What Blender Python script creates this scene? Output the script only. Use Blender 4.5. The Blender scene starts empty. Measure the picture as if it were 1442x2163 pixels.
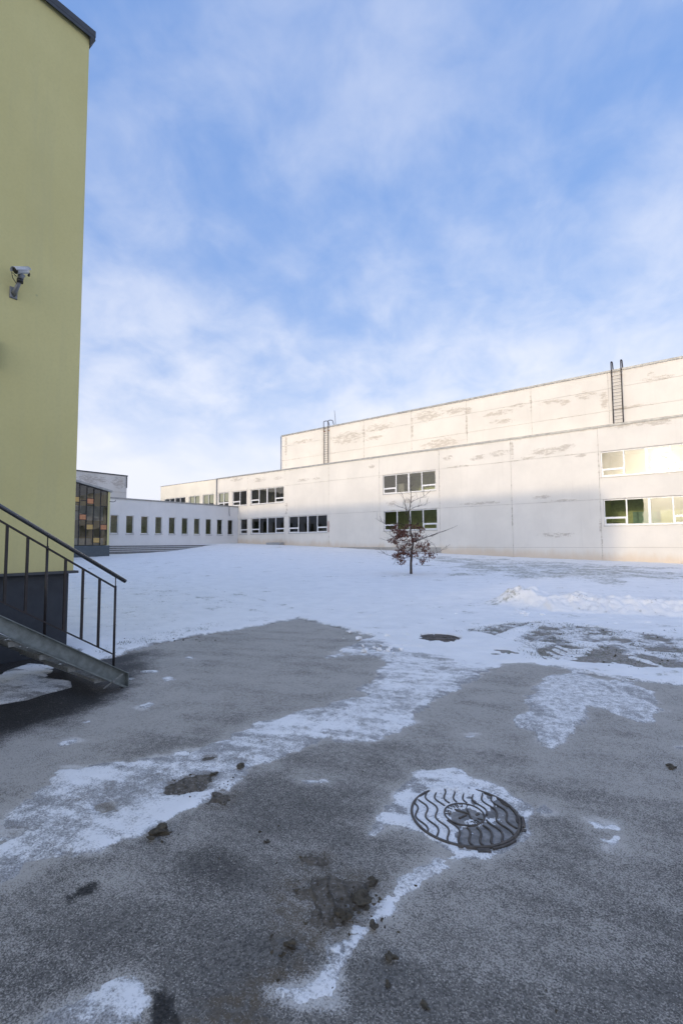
import bpy, bmesh, math, random
import numpy as np
from mathutils import Vector, Matrix

random.seed(7)
rng = np.random.default_rng(7)
scene = bpy.context.scene
COL = scene.collection

# ------------------------------------------------------------------ camera
F_PX, CXP, CYP = 1005.0, 721.0, 1081.5          # photograph is 1442 x 2163
YAW, PITCH, ROLL, EYE = math.radians(37.5), math.radians(3.73), math.radians(-0.35), 1.6
fh = np.array([-math.sin(YAW), math.cos(YAW), 0.0])
rt = np.array([math.cos(YAW), math.sin(YAW), 0.0])
zz = np.array([0, 0, 1.0])
FWD = math.cos(PITCH) * fh + math.sin(PITCH) * zz
u0 = np.cross(rt, FWD)
RGT = math.cos(ROLL) * rt + math.sin(ROLL) * u0
UPV = -math.sin(ROLL) * rt + math.cos(ROLL) * u0
cam_data = bpy.data.cameras.new('camera')
cam_data.sensor_fit = 'VERTICAL'
cam_data.sensor_height = 36.0
cam_data.sensor_width = 24.0
cam_data.lens = F_PX / 2163.0 * 36.0
cam_data.clip_start = 0.05
cam_data.clip_end = 3000
cam = bpy.data.objects.new('camera', cam_data)
COL.objects.link(cam)
M = Matrix.Identity(4)
for i in range(3):
    M[i][0], M[i][1], M[i][2] = RGT[i], UPV[i], -FWD[i]
M[2][3] = EYE
cam.matrix_world = M
scene.camera = cam

# ------------------------------------------------------------------ sky, sun, exposure
SUN = Vector((-0.054, -1.0, 0.139)).normalized()      # towards the sun
SUN_EL = math.asin(SUN.z)
SUN_ROT = math.atan2(SUN.x, SUN.y)
SKY_STRENGTH = 0.15
SUN_STRENGTH = 2.0
EXPOSURE = -0.72

world = bpy.data.worlds.new('World')
scene.world = world
world.use_nodes = True


class NT:
    """tiny node-tree helper"""
    def __init__(s, tree):
        s.t = tree
        s.n = tree.nodes
        s.l = tree.links

    def add(s, kind, **kw):
        nd = s.n.new(kind)
        for k, v in kw.items():
            setattr(nd, k, v)
        return nd

    def put(s, sock, v):
        if v is None:
            return
        if isinstance(v, bpy.types.NodeSocket):
            s.l.new(v, sock)
        elif isinstance(v, (tuple, list)) and len(v) == 3 and sock.type == 'RGBA':
            sock.default_value = (*v, 1)
        else:
            sock.default_value = v

    def m(s, op, a, b=None, c=None, clamp=False):
        nd = s.add('ShaderNodeMath', operation=op)
        nd.use_clamp = clamp
        s.put(nd.inputs[0], a); s.put(nd.inputs[1], b); s.put(nd.inputs[2], c)
        return nd.outputs[0]

    def v(s, op, a, b=None, scale=None):
        nd = s.add('ShaderNodeVectorMath', operation=op)
        s.put(nd.inputs[0], a); s.put(nd.inputs[1], b)
        if scale is not None:
            s.put(nd.inputs['Scale'], scale)
        return nd.outputs['Value'] if op in ('LENGTH', 'DOT_PRODUCT', 'DISTANCE') else nd.outputs[0]

    def mix(s, f, a, b):
        nd = s.add('ShaderNodeMix', data_type='RGBA')
        s.put(nd.inputs[0], f); s.put(nd.inputs[6], a); s.put(nd.inputs[7], b)
        return nd.outputs[2]

    def noise(s, vec, scale, detail=4, rough=0.55, dist=0.0):
        nd = s.add('ShaderNodeTexNoise')
        s.put(nd.inputs['Vector'], vec)
        nd.inputs['Scale'].default_value = scale
        nd.inputs['Detail'].default_value = detail
        nd.inputs['Roughness'].default_value = rough
        nd.inputs['Distortion'].default_value = dist
        return nd.outputs['Fac']

    def vor(s, vec, scale, feature='F1', out='Distance'):
        nd = s.add('ShaderNodeTexVoronoi', feature=feature)
        s.put(nd.inputs['Vector'], vec)
        nd.inputs['Scale'].default_value = scale
        return nd.outputs[out]

    def ramp(s, f, lo, hi, a=0.0, b=1.0):
        nd = s.add('ShaderNodeMapRange', interpolation_type='SMOOTHSTEP')
        s.put(nd.inputs[0], f)
        nd.inputs[1].default_value = lo; nd.inputs[2].default_value = hi
        nd.inputs[3].default_value = a; nd.inputs[4].default_value = b
        return nd.outputs[0]

    def attr(s, name):
        nd = s.add('ShaderNodeAttribute')
        nd.attribute_name = name
        return nd.outputs['Fac']

    def pos(s):
        return s.add('ShaderNodeNewGeometry').outputs['Position']

    def sep(s, v):
        nd = s.add('ShaderNodeSeparateXYZ')
        s.put(nd.inputs[0], v)
        return nd.outputs

    def comb(s, x, y, z):
        nd = s.add('ShaderNodeCombineXYZ')
        s.put(nd.inputs[0], x); s.put(nd.inputs[1], y); s.put(nd.inputs[2], z)
        return nd.outputs[0]

    def bump(s, h, strength, dist):
        nd = s.add('ShaderNodeBump')
        s.put(nd.inputs['Height'], h)
        nd.inputs['Strength'].default_value = strength
        nd.inputs['Distance'].default_value = dist
        return nd.outputs[0]


w = NT(world.node_tree)
w.n.clear()
sky = w.add('ShaderNodeTexSky', sky_type='NISHITA')
sky.sun_disc = False
sky.sun_elevation = SUN_EL
sky.sun_rotation = SUN_ROT
sky.air_density = 1.0
sky.dust_density = 0.6
sky.ozone_density = 1.6
tc = w.add('ShaderNodeTexCoord').outputs['Generated']
dirv = w.v('NORMALIZE', tc)
dx, dy, dz = w.sep(dirv)
elev = w.m('MAXIMUM', dz, 0.0)
den = w.m('ADD', elev, 0.42)
cp = w.comb(w.m('DIVIDE', dx, den), w.m('DIVIDE', dy, den), 0.0)
rotm = w.add('ShaderNodeVectorRotate', rotation_type='Z_AXIS')
w.put(rotm.inputs['Vector'], cp)
rotm.inputs['Angle'].default_value = math.radians(-20)
cs = w.v('MULTIPLY', rotm.outputs[0], (1.25, 1.15, 1.0))
n1 = w.noise(w.v('ADD', cs, (3.7, 1.2, 0.0)), 1.7, 5, 0.5, 0.25)
n2 = w.noise(w.v('ADD', cs, (7.3, 2.1, 4.0)), 6.2, 5, 0.55, 0.25)
n3 = w.noise(w.v('ADD', cs, (1.3, 5.1, 9.0)), 0.5, 2, 0.5)
cl = w.m('ADD', w.m('MULTIPLY', n1, 0.56), w.m('ADD', w.m('MULTIPLY', n2, 0.46), w.m('MULTIPLY', n3, 0.24)))
cl = w.ramp(cl, 0.44, 0.86)
cl = w.mix(w.ramp(elev, 0.06, 0.34, 0.85, 0.0), cl, (0.62, 0.62, 0.62))
haze = w.m('POWER', w.m('SUBTRACT', 1.0, elev, clamp=True), 3.4)       # thin haze thickens to the horizon
cov = w.m('ADD', w.m('MULTIPLY', cl, w.ramp(elev, 0.0, 0.8, 0.74, 0.40)), w.m('MULTIPLY_ADD', haze, 0.92, 0.0))
cov = w.m('MINIMUM', cov, 0.95)
SKY_BLUE = w.mix(0.6, sky.outputs[0], (1.25, 2.45, 5.5))
sd = w.v('DOT_PRODUCT', dirv, tuple(SUN))
sdp = w.m('MAXIMUM', sd, 0.0)
side = w.m('MULTIPLY', w.m('POWER', sdp, 2.0), 1.45)                          # cloud is brighter on the sun's side
aure = w.m('MULTIPLY', w.m('POWER', sdp, 240.0), 105.0)                       # and glows round the sun
ccol = w.mix(haze, (5.05, 5.15, 5.55), (4.55, 4.68, 5.25))
ccol = w.v('ADD', ccol, w.v('SCALE', (6.3, 5.5, 4.4), scale=side))
ccol = w.v('ADD', ccol, w.v('SCALE', (1.0, 0.86, 0.62), scale=aure))
skyc = w.v('SCALE', w.mix(cov, SKY_BLUE, ccol), scale=2.15)
bg = w.add('ShaderNodeBackground')
w.put(bg.inputs['Color'], skyc)
bg.inputs['Strength'].default_value = SKY_STRENGTH
wo = w.add('ShaderNodeOutputWorld')
w.l.new(bg.outputs[0], wo.inputs[0])

sun_data = bpy.data.lights.new('sun', 'SUN')
sun_data.energy = SUN_STRENGTH
sun_data.angle = math.radians(1.6)
sun_data.color = (1.0, 0.81, 0.56)
sun_ob = bpy.data.objects.new('sun', sun_data)
COL.objects.link(sun_ob)
sun_ob.rotation_euler = SUN.to_track_quat('Z', 'Y').to_euler()
sun_ob.location = (0, -20, 30)

scene.view_settings.view_transform = 'Standard'
scene.view_settings.look = 'None'
scene.view_settings.gamma = 1.0
scene.view_settings.use_curve_mapping = False
scene.view_settings.exposure = EXPOSURE
scene.render.engine = 'CYCLES'
scene.cycles.use_denoising = True
scene.cycles.max_bounces = 8
scene.cycles.transparent_max_bounces = 12
scene.cycles.caustics_reflective = False
scene.cycles.caustics_refractive = False

# ------------------------------------------------------------------ general helpers
EYEP = np.array([0, 0, EYE])


def ray(x, y):
    return FWD + (x - CXP) / F_PX * RGT - (y - CYP) / F_PX * UPV


def at_plane_y(x, y, Y):
    d = ray(x, y)
    return EYEP + d * (Y / d[1])


def at_plane_x(x, y, X):
    d = ray(x, y)
    return EYEP + d * (X / d[0])


def smoothstep(a, b, t):
    t = np.clip((t - a) / (b - a), 0, 1)
    return t * t * (3 - 2 * t)


YF = 36.7                      # plane of the long facade
XW = -43.36                    # plane of the low wing
XY = -7.57                     # plane of the yellow wall
YY = 3.25                      # far end of the yellow wall


def facade_ground(X):
    return np.interp(X, [-80, -43.3, -35.7, -30, -17.6, -6.6, -1.3, 6, 40], [1.7, 1.64, 1.39, 1.19, 0.66, 0.29, 0.16, 0.02, 0.0])


def terrain(X, Y):
    X = np.asarray(X, float); Y = np.asarray(Y, float)
    s = Y - 7.0 + 0.25 * np.maximum(0, -X - 15)
    s = 0.5 * (s + np.sqrt(s * s + 4.0)) - 0.1
    t = np.clip(s / 30.7, 0, 1.0)
    dip = 0.32 * np.exp(-((Y - 24.5) / 7.0) ** 2) * smoothstep(-30, -39, X)
    return facade_ground(X) * t - dip


def ground_at(x, y):
    d = ray(x, y)
    z = 0.0
    P = EYEP
    for _ in range(30):
        k = (z - EYE) / d[2]
        P = EYEP + d * k
        z = 0.5 * z + 0.5 * float(terrain(P[0], P[1]))
    return np.array([P[0], P[1], z])


def gp(pts):
    return [tuple(ground_at(x, y)[:2]) for x, y in pts]


def link(ob, parent=None):
    COL.objects.link(ob)
    if parent is not None:
        ob.parent = parent
    return ob


def thing(name, label, cat, loc, group=None, rz=0.0):
    o = bpy.data.objects.new(name, None)
    o.empty_display_size = 0.2
    o.location = loc
    o.rotation_euler = (0, 0, rz)
    o['label'] = label
    o['category'] = cat
    if group:
        o['group'] = group
    return link(o)


def tag(o, label, cat, group=None):
    o['label'] = label
    o['category'] = cat
    if group:
        o['group'] = group
    return o


def origin_of(parent):
    v = Vector((0, 0, 0))
    while parent is not None:
        v += parent.location
        parent = parent.parent
    return v


class MB:
    """collects boxes, tubes and quads in world coordinates -> ONE mesh object"""
    def __init__(s):
        s.v, s.f, s.mi, s.sm = [], [], [], []

    def face(s, pts, mi=0, smooth=False):
        b = len(s.v)
        s.v += [tuple(map(float, p)) for p in pts]
        s.f.append(tuple(range(b, b + len(pts))))
        s.mi.append(mi); s.sm.append(smooth)

    def raw(s, verts, faces, mi=0, smooth=False):
        b = len(s.v)
        s.v += [tuple(map(float, p)) for p in verts]
        for f in faces:
            s.f.append(tuple(b + i for i in f)); s.mi.append(mi); s.sm.append(smooth)
        return s

    def box(s, x0, x1, y0, y1, z0, z1, mi=0):
        x0, x1 = min(x0, x1), max(x0, x1); y0, y1 = min(y0, y1), max(y0, y1); z0, z1 = min(z0, z1), max(z0, z1)
        V = [(x0, y0, z0), (x1, y0, z0), (x1, y1, z0), (x0, y1, z0), (x0, y0, z1), (x1, y0, z1), (x1, y1, z1), (x0, y1, z1)]
        return s.raw(V, [(0, 3, 2, 1), (4, 5, 6, 7), (0, 1, 5, 4), (1, 2, 6, 5), (2, 3, 7, 6), (3, 0, 4, 7)], mi)

    def tube(s, pts, radii, n=8, mi=0, caps=True, smooth=True):
        pts = [Vector(p) for p in pts]
        if not hasattr(radii, '__len__'):
            radii = [radii] * len(pts)
        rings = []
        prev = None
        for i, p in enumerate(pts):
            a = pts[max(0, i - 1)]; b = pts[min(len(pts) - 1, i + 1)]
            d = (b - a).normalized()
            if prev is None:
                ref = Vector((0, 0, 1)) if abs(d.z) < 0.9 else Vector((1, 0, 0))
                u = d.cross(ref).normalized()
            else:
                u = (prev - d * prev.dot(d)).normalized()
            prev = u
            v2 = d.cross(u)
            rings.append([p + (u * math.cos(2 * math.pi * k / n) + v2 * math.sin(2 * math.pi * k / n)) * radii[i] for k in range(n)])
        V = [q for r in rings for q in r]
        Fs = []
        for i in range(len(pts) - 1):
            for k in range(n):
                Fs.append((i * n + k, i * n + (k + 1) % n, (i + 1) * n + (k + 1) % n, (i + 1) * n + k))
        s.raw(V, Fs, mi, smooth)
        if caps:
            b = len(s.v) - len(V)
            s.f.append(tuple(b + k for k in reversed(range(n)))); s.mi.append(mi); s.sm.append(False)
            e = b + (len(pts) - 1) * n
            s.f.append(tuple(e + k for k in range(n))); s.mi.append(mi); s.sm.append(False)
        return s

    def bar(s, a, b, wdt, hgt, mi=0, side=None):
        """rectangular bar from a to b; side = direction of the width"""
        a, b = Vector(a), Vector(b)
        d = (b - a).normalized()
        sd_ = Vector(side) if side is not None else d.cross(Vector((0, 0, 1)))
        sd_ = (sd_ - d * sd_.dot(d)).normalized()
        up = sd_.cross(d).normalized()
        V = []
        for p in (a, b):
            for i, j in ((-1, -1), (1, -1), (1, 1), (-1, 1)):
                V.append(p + sd_ * (i * wdt / 2) + up * (j * hgt / 2))
        return s.raw(V, [(3, 2, 1, 0), (4, 5, 6, 7), (0, 1, 5, 4), (1, 2, 6, 5), (2, 3, 7, 6), (3, 0, 4, 7)], mi)

    def build(s, name, mat, parent=None, bevel=0.0):
        me = bpy.data.meshes.new(name)
        o = origin_of(parent)
        me.from_pydata([(x - o.x, y - o.y, z - o.z) for x, y, z in s.v], [], s.f)
        mats = mat if isinstance(mat, (list, tuple)) else [mat]
        for m_ in mats:
            me.materials.append(m_)
        me.polygons.foreach_set('material_index', s.mi)
        me.polygons.foreach_set('use_smooth', s.sm)
        me.update()
        ob = link(bpy.data.objects.new(name, me), parent)
        if bevel > 0:
            md = ob.modifiers.new('bevel', 'BEVEL')
            md.width = bevel; md.segments = 1; md.limit_method = 'ANGLE'
        return ob


def wall_sheet(mb, axis, plane, out, thick, a0, a1, z0, z1, holes=(), mi=0):
    """a wall slab with rectangular openings. axis 'x': runs along X, faces out*Y; axis 'y': runs along Y, faces out*X.
    z0 may be a function of the running coordinate."""
    us = sorted(set([a0, a1] + [h[0] for h in holes] + [h[1] for h in holes]))
    us = [u for u in us if a0 <= u <= a1]
    zb = z0 if callable(z0) else (lambda u: z0)
    zs = sorted(set([z1] + [h[2] for h in holes] + [h[3] for h in holes]))
    zs = [None] + [z for z in zs if z <= z1]

    def P(u, z, dpt):
        q = plane - out * dpt
        zz_ = zb(u) if z is None else z
        return (u, q, zz_) if axis == 'x' else (q, u, zz_)

    def solid(i, j):
        if i < 0 or j < 0 or i >= len(us) - 1 or j >= len(zs) - 1:
            return False
        uc = 0.5 * (us[i] + us[i + 1])
        zl = zb(uc) if zs[j] is None else zs[j]
        zc = 0.5 * (zl + zs[j + 1])
        return not any(h[0] < uc < h[1] and h[2] < zc < h[3] for h in holes)

    for i in range(len(us) - 1):
        for j in range(len(zs) - 1):
            if not solid(i, j):
                continue
            ua, ub, za, zc = us[i], us[i + 1], zs[j], zs[j + 1]
            flip = (axis == 'x') == (out > 0)
            q = [P(ua, za, 0), P(ub, za, 0), P(ub, zc, 0), P(ua, zc, 0)]
            mb.face(q[::-1] if flip else q, mi)
            q = [P(ua, za, thick), P(ub, za, thick), P(ub, zc, thick), P(ua, zc, thick)]
            mb.face(q if flip else q[::-1], mi)
            if not solid(i - 1, j):
                mb.face([P(ua, za, 0), P(ua, zc, 0), P(ua, zc, thick), P(ua, za, thick)], mi)
            if not solid(i + 1, j):
                mb.face([P(ub, za, 0), P(ub, za, thick), P(ub, zc, thick), P(ub, zc, 0)], mi)
            if not solid(i, j - 1):
                mb.face([P(ua, za, 0), P(ua, za, thick), P(ub, za, thick), P(ub, za, 0)], mi)
            if not solid(i, j + 1):
                mb.face([P(ua, zc, 0), P(ub, zc, 0), P(ub, zc, thick), P(ua, zc, thick)], mi)


# ------------------------------------------------------------------ materials
def new_mat(name):
    mt = bpy.data.materials.new(name)
    mt.use_nodes = True
    t = NT(mt.node_tree)
    t.n.clear()
    out = t.add('ShaderNodeOutputMaterial')
    bs = t.add('ShaderNodeBsdfPrincipled')
    t.l.new(bs.outputs[0], out.inputs['Surface'])
    return mt, t, bs, out


def simple(name, col, rough=0.6, metal=0.0, var=0.12, scale=6.0, bump=0.0, bscale=60.0, spec=0.5):
    mt, t, bs, out = new_mat(name)
    p = t.pos()
    n = t.noise(p, scale, 5, 0.6)
    c = t.mix(t.ramp(n, 0.3, 0.7), tuple(x * (1 - var) for x in col), tuple(min(1, x * (1 + var)) for x in col))
    t.put(bs.inputs['Base Color'], c)
    t.put(bs.inputs['Roughness'], t.ramp(t.noise(p, scale * 2.3, 3), 0.2, 0.8, rough * 0.85, min(1, rough * 1.12)))
    bs.inputs['Metallic'].default_value = metal
    bs.inputs['Specular IOR Level'].default_value = spec
    if bump > 0:
        t.put(bs.inputs['Normal'], t.bump(t.noise(p, bscale, 4), bump, 0.01))
    return mt


def patch_field(t, p, ells):
    """max over soft ellipses given in world XZ (or YZ) coordinates"""
    cur = None
    for (c, r) in ells:
        d = t.v('MULTIPLY', t.v('SUBTRACT', p, tuple(c)), tuple(1.0 / q for q in r))
        e = t.m('SUBTRACT', 1.0, t.v('LENGTH', d))
        cur = e if cur is None else t.m('MAXIMUM', cur, e)
    return cur


def wall_mat(name, col, patch_col, ells=(), amount=0.0, stain=0.0, horiz_axis='x', base_fn=None, joints=None):
    mt, t, bs, out = new_mat(name)
    p = t.pos()
    st = t.v('MULTIPLY', p, (0.45, 0.45, 1.6))
    big = t.noise(p, 0.35, 4, 0.6)
    c = t.mix(t.ramp(big, 0.3, 0.7), tuple(x * 0.94 for x in col), tuple(min(0.95, x * 1.04) for x in col))
    streak = t.noise(t.v('MULTIPLY', p, (2.2, 2.2, 0.16)), 1.6, 5, 0.65)
    c = t.mix(t.ramp(streak, 0.52, 0.78, 0.0, 0.22), c, tuple(x * 0.80 for x in col))
    fine = t.noise(p, 9.0, 5, 0.65)
    c = t.mix(t.ramp(fine, 0.45, 0.75, 0.0, 0.10), c, tuple(x * 0.86 for x in col))
    rag = t.noise(st, 4.2, 6, 0.72)
    rag2 = t.noise(p, 13.0, 4, 0.7)
    lev = t.m('ADD', t.m('MULTIPLY', t.m('SUBTRACT', rag, 0.5), 4.6), t.m('MULTIPLY', t.m('SUBTRACT', rag2, 0.5), 3.4))
    bed = t.noise(t.v('MULTIPLY', p, (0.5, 0.5, 2.2)), 0.55, 3, 0.6)
    fld = t.m('ADD', lev, t.m('ADD', t.ramp(bed, 0.55, 0.85, -2.0 + amount, -0.5 + amount), 0.0))
    if ells:
        pf = patch_field(t, p, ells)
        fld = t.m('MAXIMUM', fld, t.m('ADD', lev, t.ramp(pf, -0.9, 0.7, -1.55, 0.28)))
    if joints:
        px_, py_, pz_ = t.sep(p)
        uu = t.m('DIVIDE', t.m('SUBTRACT', px_, joints[0]), joints[1])
        dv = t.m('MULTIPLY', t.m('ABSOLUTE', t.m('SUBTRACT', uu, t.m('ROUND', uu))), joints[1])
        jl = t.ramp(dv, 0.01, 0.16, 1.0, 0.0)
        for zj in joints[2]:
            jl = t.m('MAXIMUM', jl, t.ramp(t.m('ABSOLUTE', t.m('SUBTRACT', pz_, zj)), 0.01, 0.12, 1.0, 0.0))
        jn = t.noise(p, 0.55, 3, 0.6)
        fld = t.m('MAXIMUM', fld, t.m('ADD', t.m('MULTIPLY', lev, 1.0), t.m('ADD', t.m('MULTIPLY', jl, 1.6), t.m('MULTIPLY_ADD', jn, 2.4, -3.1))))
    pm = t.ramp(fld, 0.0, 0.22)
    pc = t.mix(t.ramp(rag2, 0.35, 0.65), tuple(x * 0.85 for x in patch_col), tuple(x * 1.15 for x in patch_col))
    c = t.mix(t.m('MULTIPLY', pm, 0.9), c, pc)
    if stain > 0:
        zc = t.sep(p)
        if base_fn == 'facade':
            lin = t.m('MULTIPLY_ADD', zc[0], -0.0365, 0.10)
        else:
            lin = 1.5
        hgt = t.m('SUBTRACT', zc[2], lin)
        sm_ = t.ramp(t.m('ADD', hgt, t.m('MULTIPLY', t.m('SUBTRACT', t.noise(t.v('MULTIPLY', p, (1.0, 1.0, 0.35)), 1.7, 4), 0.5), 0.9)), 0.05, 0.75, stain, 0.0)
        c = t.mix(sm_, c, (0.62, 0.42, 0.22))
    t.put(bs.inputs['Base Color'], c)
    bs.inputs['Roughness'].default_value = 0.85
    bs.inputs['Specular IOR Level'].default_value = 0.25
    h = t.m('ADD', t.m('MULTIPLY', pm, -0.5), t.m('MULTIPLY', t.noise(p, 45.0, 3), 0.25))
    t.put(bs.inputs['Normal'], t.bump(h, 0.6, 0.01))
    return mt


def E_y(x, y, wx, wy, Y):
    """ellipse patch on a facade plane, given where it shows in the photograph"""
    a = at_plane_y(x - wx, y, Y); b = at_plane_y(x + wx, y, Y); c = at_plane_y(x, y, Y)
    k = np.linalg.norm(c - EYEP) / F_PX
    return ((c[0], Y, c[2]), (max(0.05, abs(b[0] - a[0]) / 2), 1.2, max(0.05, wy * k)))


ell_a = [E_y(*q, YF) for q in [
    (1081, 950, 4, 22), (1052, 957, 30, 7), (1010, 966, 22, 7), (1160, 952, 50, 9), (1195, 944, 22, 6), (1225, 963, 16, 5),
    (1330, 898, 60, 5), (1390, 893, 35, 6), (1012, 1063, 48, 4), (1140, 1050, 22, 4), (1190, 1057, 34, 4), (1170, 1130, 40, 5),
    (640, 1014, 13, 4), (668, 1011, 9, 4), (830, 1064, 15, 7), (862, 1056, 15, 8), (548, 1013, 16, 6), (500, 1013, 16, 5), (588, 1010, 14, 4),
    (946, 967, 14, 6), (1110, 968, 20, 4), (970, 985, 30, 3), (785, 985, 8, 6), (693.5, 1112, 4, 12), (605, 1075, 3, 16), (1267, 1110, 3, 20), (1081, 1090, 2, 30)]]
ell_h = [E_y(*q, 42.7) for q in [
    (735, 925, 42, 14), (800, 903, 32, 10), (790, 925, 20, 6), (930, 937, 46, 12), (905, 878, 40, 14), (960, 868, 26, 8), (988, 868, 9, 8), (1050, 873, 36, 7),
    (1060, 890, 30, 6), (1096, 856, 24, 5), (1192, 849, 14, 8), (1162, 850, 26, 6), (1235, 835, 24, 9), (1275, 845, 10, 22), (1330, 860, 40, 4),
    (1385, 800, 42, 6), (1375, 790, 12, 6), (640, 932, 30, 4), (604, 940, 3, 30), (1120, 850, 3, 26), (870, 900, 3, 30), (985, 900, 3, 26), (768, 920, 3, 24)]]

MAT = {}
MAT['panel'] = wall_mat('white_painted_panel', (0.80, 0.755, 0.685), (0.55, 0.50, 0.435), ell_a, 0.1, 0.38, base_fn='facade', joints=(-35.75, 6.0, (4.48, 7.79, 9.4)))
MAT['hall_panel'] = wall_mat('weathered_hall_panel', (0.80, 0.75, 0.67), (0.57, 0.51, 0.43), ell_h, 0.5, joints=(-29.6, 5.95, (12.0, 13.8, 15.05)))
MAT['cream'] = wall_mat('cream_render', (0.84, 0.79, 0.68), (0.6, 0.55, 0.46), (), -0.8)
MAT['wing'] = wall_mat('wing_render', (0.74, 0.73, 0.72), (0.44, 0.42, 0.36), (), -0.45)
MAT['far_hall'] = wall_mat('far_hall_render', (0.60, 0.585, 0.56), (0.40, 0.37, 0.34),
                           [((-62, 28.5, 9.9), (3, 2.5, 0.7)), ((-62, 32.0, 9.8), (3, 1.1, 0.9)), ((-62, 26.5, 9.0), (3, 1.5, 0.5))], 0.15)
MAT['plinth_brown'] = wall_mat('bare_brown_plinth', (0.33, 0.25, 0.17), (0.24, 0.19, 0.14), (), 0.3)
MAT['joint'] = simple('dark_joint', (0.46, 0.43, 0.39), 0.9)
MAT['coping'] = simple('grey_coping', (0.34, 0.34, 0.33), 0.5, 0.3, 0.2, 3)
MAT['coping_dark'] = simple('dark_coping', (0.055, 0.06, 0.068), 0.45, 0.1, 0.15, 8)
MAT['frame'] = simple('white_window_frame', (0.82, 0.82, 0.82), 0.35, 0, 0.04, 4)
MAT['sill'] = simple('zinc_sill', (0.42, 0.42, 0.42), 0.45, 0.4, 0.15, 5)
MAT['roof'] = simple('snowy_roof', (0.70, 0.71, 0.74), 0.85, 0, 0.1, 1)
MAT['room_grey'] = simple('room_grey', (0.36, 0.36, 0.34), 0.8)
MAT['room_dark'] = simple('room_dark', (0.12, 0.12, 0.12), 0.8)
MAT['room_green'] = simple('room_green', (0.64, 0.70, 0.34), 0.75)
MAT['room_yellow'] = simple('room_yellow', (0.62, 0.56, 0.34), 0.75)
MAT['room_white'] = simple('room_white', (0.75, 0.75, 0.72), 0.75)
MAT['room_floor'] = simple('room_floor', (0.30, 0.25, 0.18), 0.6)
MAT['blind'] = simple('pale_blind', (0.72, 0.72, 0.62), 0.8, 0, 0.06, 20)
MAT['board'] = simple('green_board', (0.24, 0.40, 0.30), 0.6)
MAT['furniture'] = simple('dark_furniture', (0.05, 0.05, 0.055), 0.6)
MAT['brick'] = simple('exposed_brick', (0.50, 0.36, 0.32), 0.9, 0, 0.25, 18)
MAT['ladder'] = simple('rusty_ladder_steel', (0.055, 0.042, 0.036), 0.6, 0.5, 0.3, 7)
MAT['rust'] = simple('orange_rust', (0.45, 0.15, 0.05), 0.8, 0, 0.3, 15)
MAT['stair'] = simple('galvanised_stair', (0.20, 0.225, 0.22), 0.5, 0.35, 0.2, 14, 0.15, 90)
MAT['tread'] = simple('galvanised_grating', (0.28, 0.29, 0.285), 0.5, 0.5, 0.25, 30)
MAT['railing'] = simple('dark_brown_railing', (0.028, 0.023, 0.024), 0.4, 0.2, 0.2, 20)
MAT['handrail'] = simple('handrail_tube', (0.10, 0.105, 0.115), 0.28, 0.75, 0.12, 10)
MAT['plinth_dark'] = simple('charcoal_plinth', (0.030, 0.036, 0.046), 0.65, 0, 0.12, 4, 0.2, 120)
MAT['annex_plinth'] = simple('slate_plinth', (0.085, 0.105, 0.12), 0.7, 0, 0.1, 4)
MAT['mullion'] = simple('dark_mullion', (0.035, 0.035, 0.035), 0.4, 0.3)
MAT['orange'] = simple('orange_panel', (0.52, 0.22, 0.10), 0.35, 0, 0.08, 4)
MAT['amber'] = simple('amber_panel', (0.54, 0.36, 0.12), 0.35, 0, 0.08, 4)
MAT['cctv'] = simple('cctv_white', (0.52, 0.54, 0.57), 0.4, 0.1, 0.08, 20)
MAT['cctv_grey'] = simple('cctv_grey', (0.20, 0.21, 0.225), 0.45, 0.2, 0.1, 20)
MAT['black'] = simple('black_plastic', (0.015, 0.015, 0.017), 0.35)
MAT['stone_step'] = simple('concrete_step', (0.20, 0.20, 0.20), 0.85, 0, 0.15, 5)
MAT['iron'] = simple('cast_iron', (0.085, 0.075, 0.067), 0.55, 0.3, 0.35, 25, 0.4, 220)
MAT['iron_plate'] = simple('frosted_iron_plate', (0.25, 0.24, 0.23), 0.7, 0.1, 0.35, 20, 0.4, 260)
MAT['bark'] = simple('oak_bark', (0.075, 0.055, 0.045), 0.9, 0, 0.35, 30, 0.6, 90)
MAT['pipe'] = simple('zinc_pipe', (0.30, 0.30, 0.30), 0.45, 0.5)
MAT['cable'] = simple('cable', (0.03, 0.03, 0.03), 0.5)


def glass_mat(name, tint, ior=1.55, wob=0.0015):
    mt, t, bs, out = new_mat(name)
    t.n.remove(bs)
    tr = t.add('ShaderNodeBsdfTransparent')
    tr.inputs[0].default_value = (*tint, 1)
    gl = t.add('ShaderNodeBsdfGlossy')
    gl.inputs['Roughness'].default_value = 0.015
    fr = t.add('ShaderNodeFresnel')
    fr.inputs['IOR'].default_value = ior
    p = t.pos()
    t.put(gl.inputs['Normal'], t.bump(t.noise(p, 0.9, 2, 0.5), 0.35, wob * 10))
    mx = t.add('ShaderNodeMixShader')
    f2 = t.m('MINIMUM', t.m('MULTIPLY', fr.outputs[0], 1.7), 1.0)     # two faces of the pane
    t.l.new(f2, mx.inputs[0]); t.l.new(tr.outputs[0], mx.inputs[1]); t.l.new(gl.outputs[0], mx.inputs[2])
    t.l.new(mx.outputs[0], out.inputs['Surface'])
    return mt


MAT['glass'] = glass_mat('window_glass', (0.86, 0.90, 0.88))
MAT['glass_annex'] = glass_mat('annex_glass', (0.6, 0.62, 0.6), 1.6)

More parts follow.
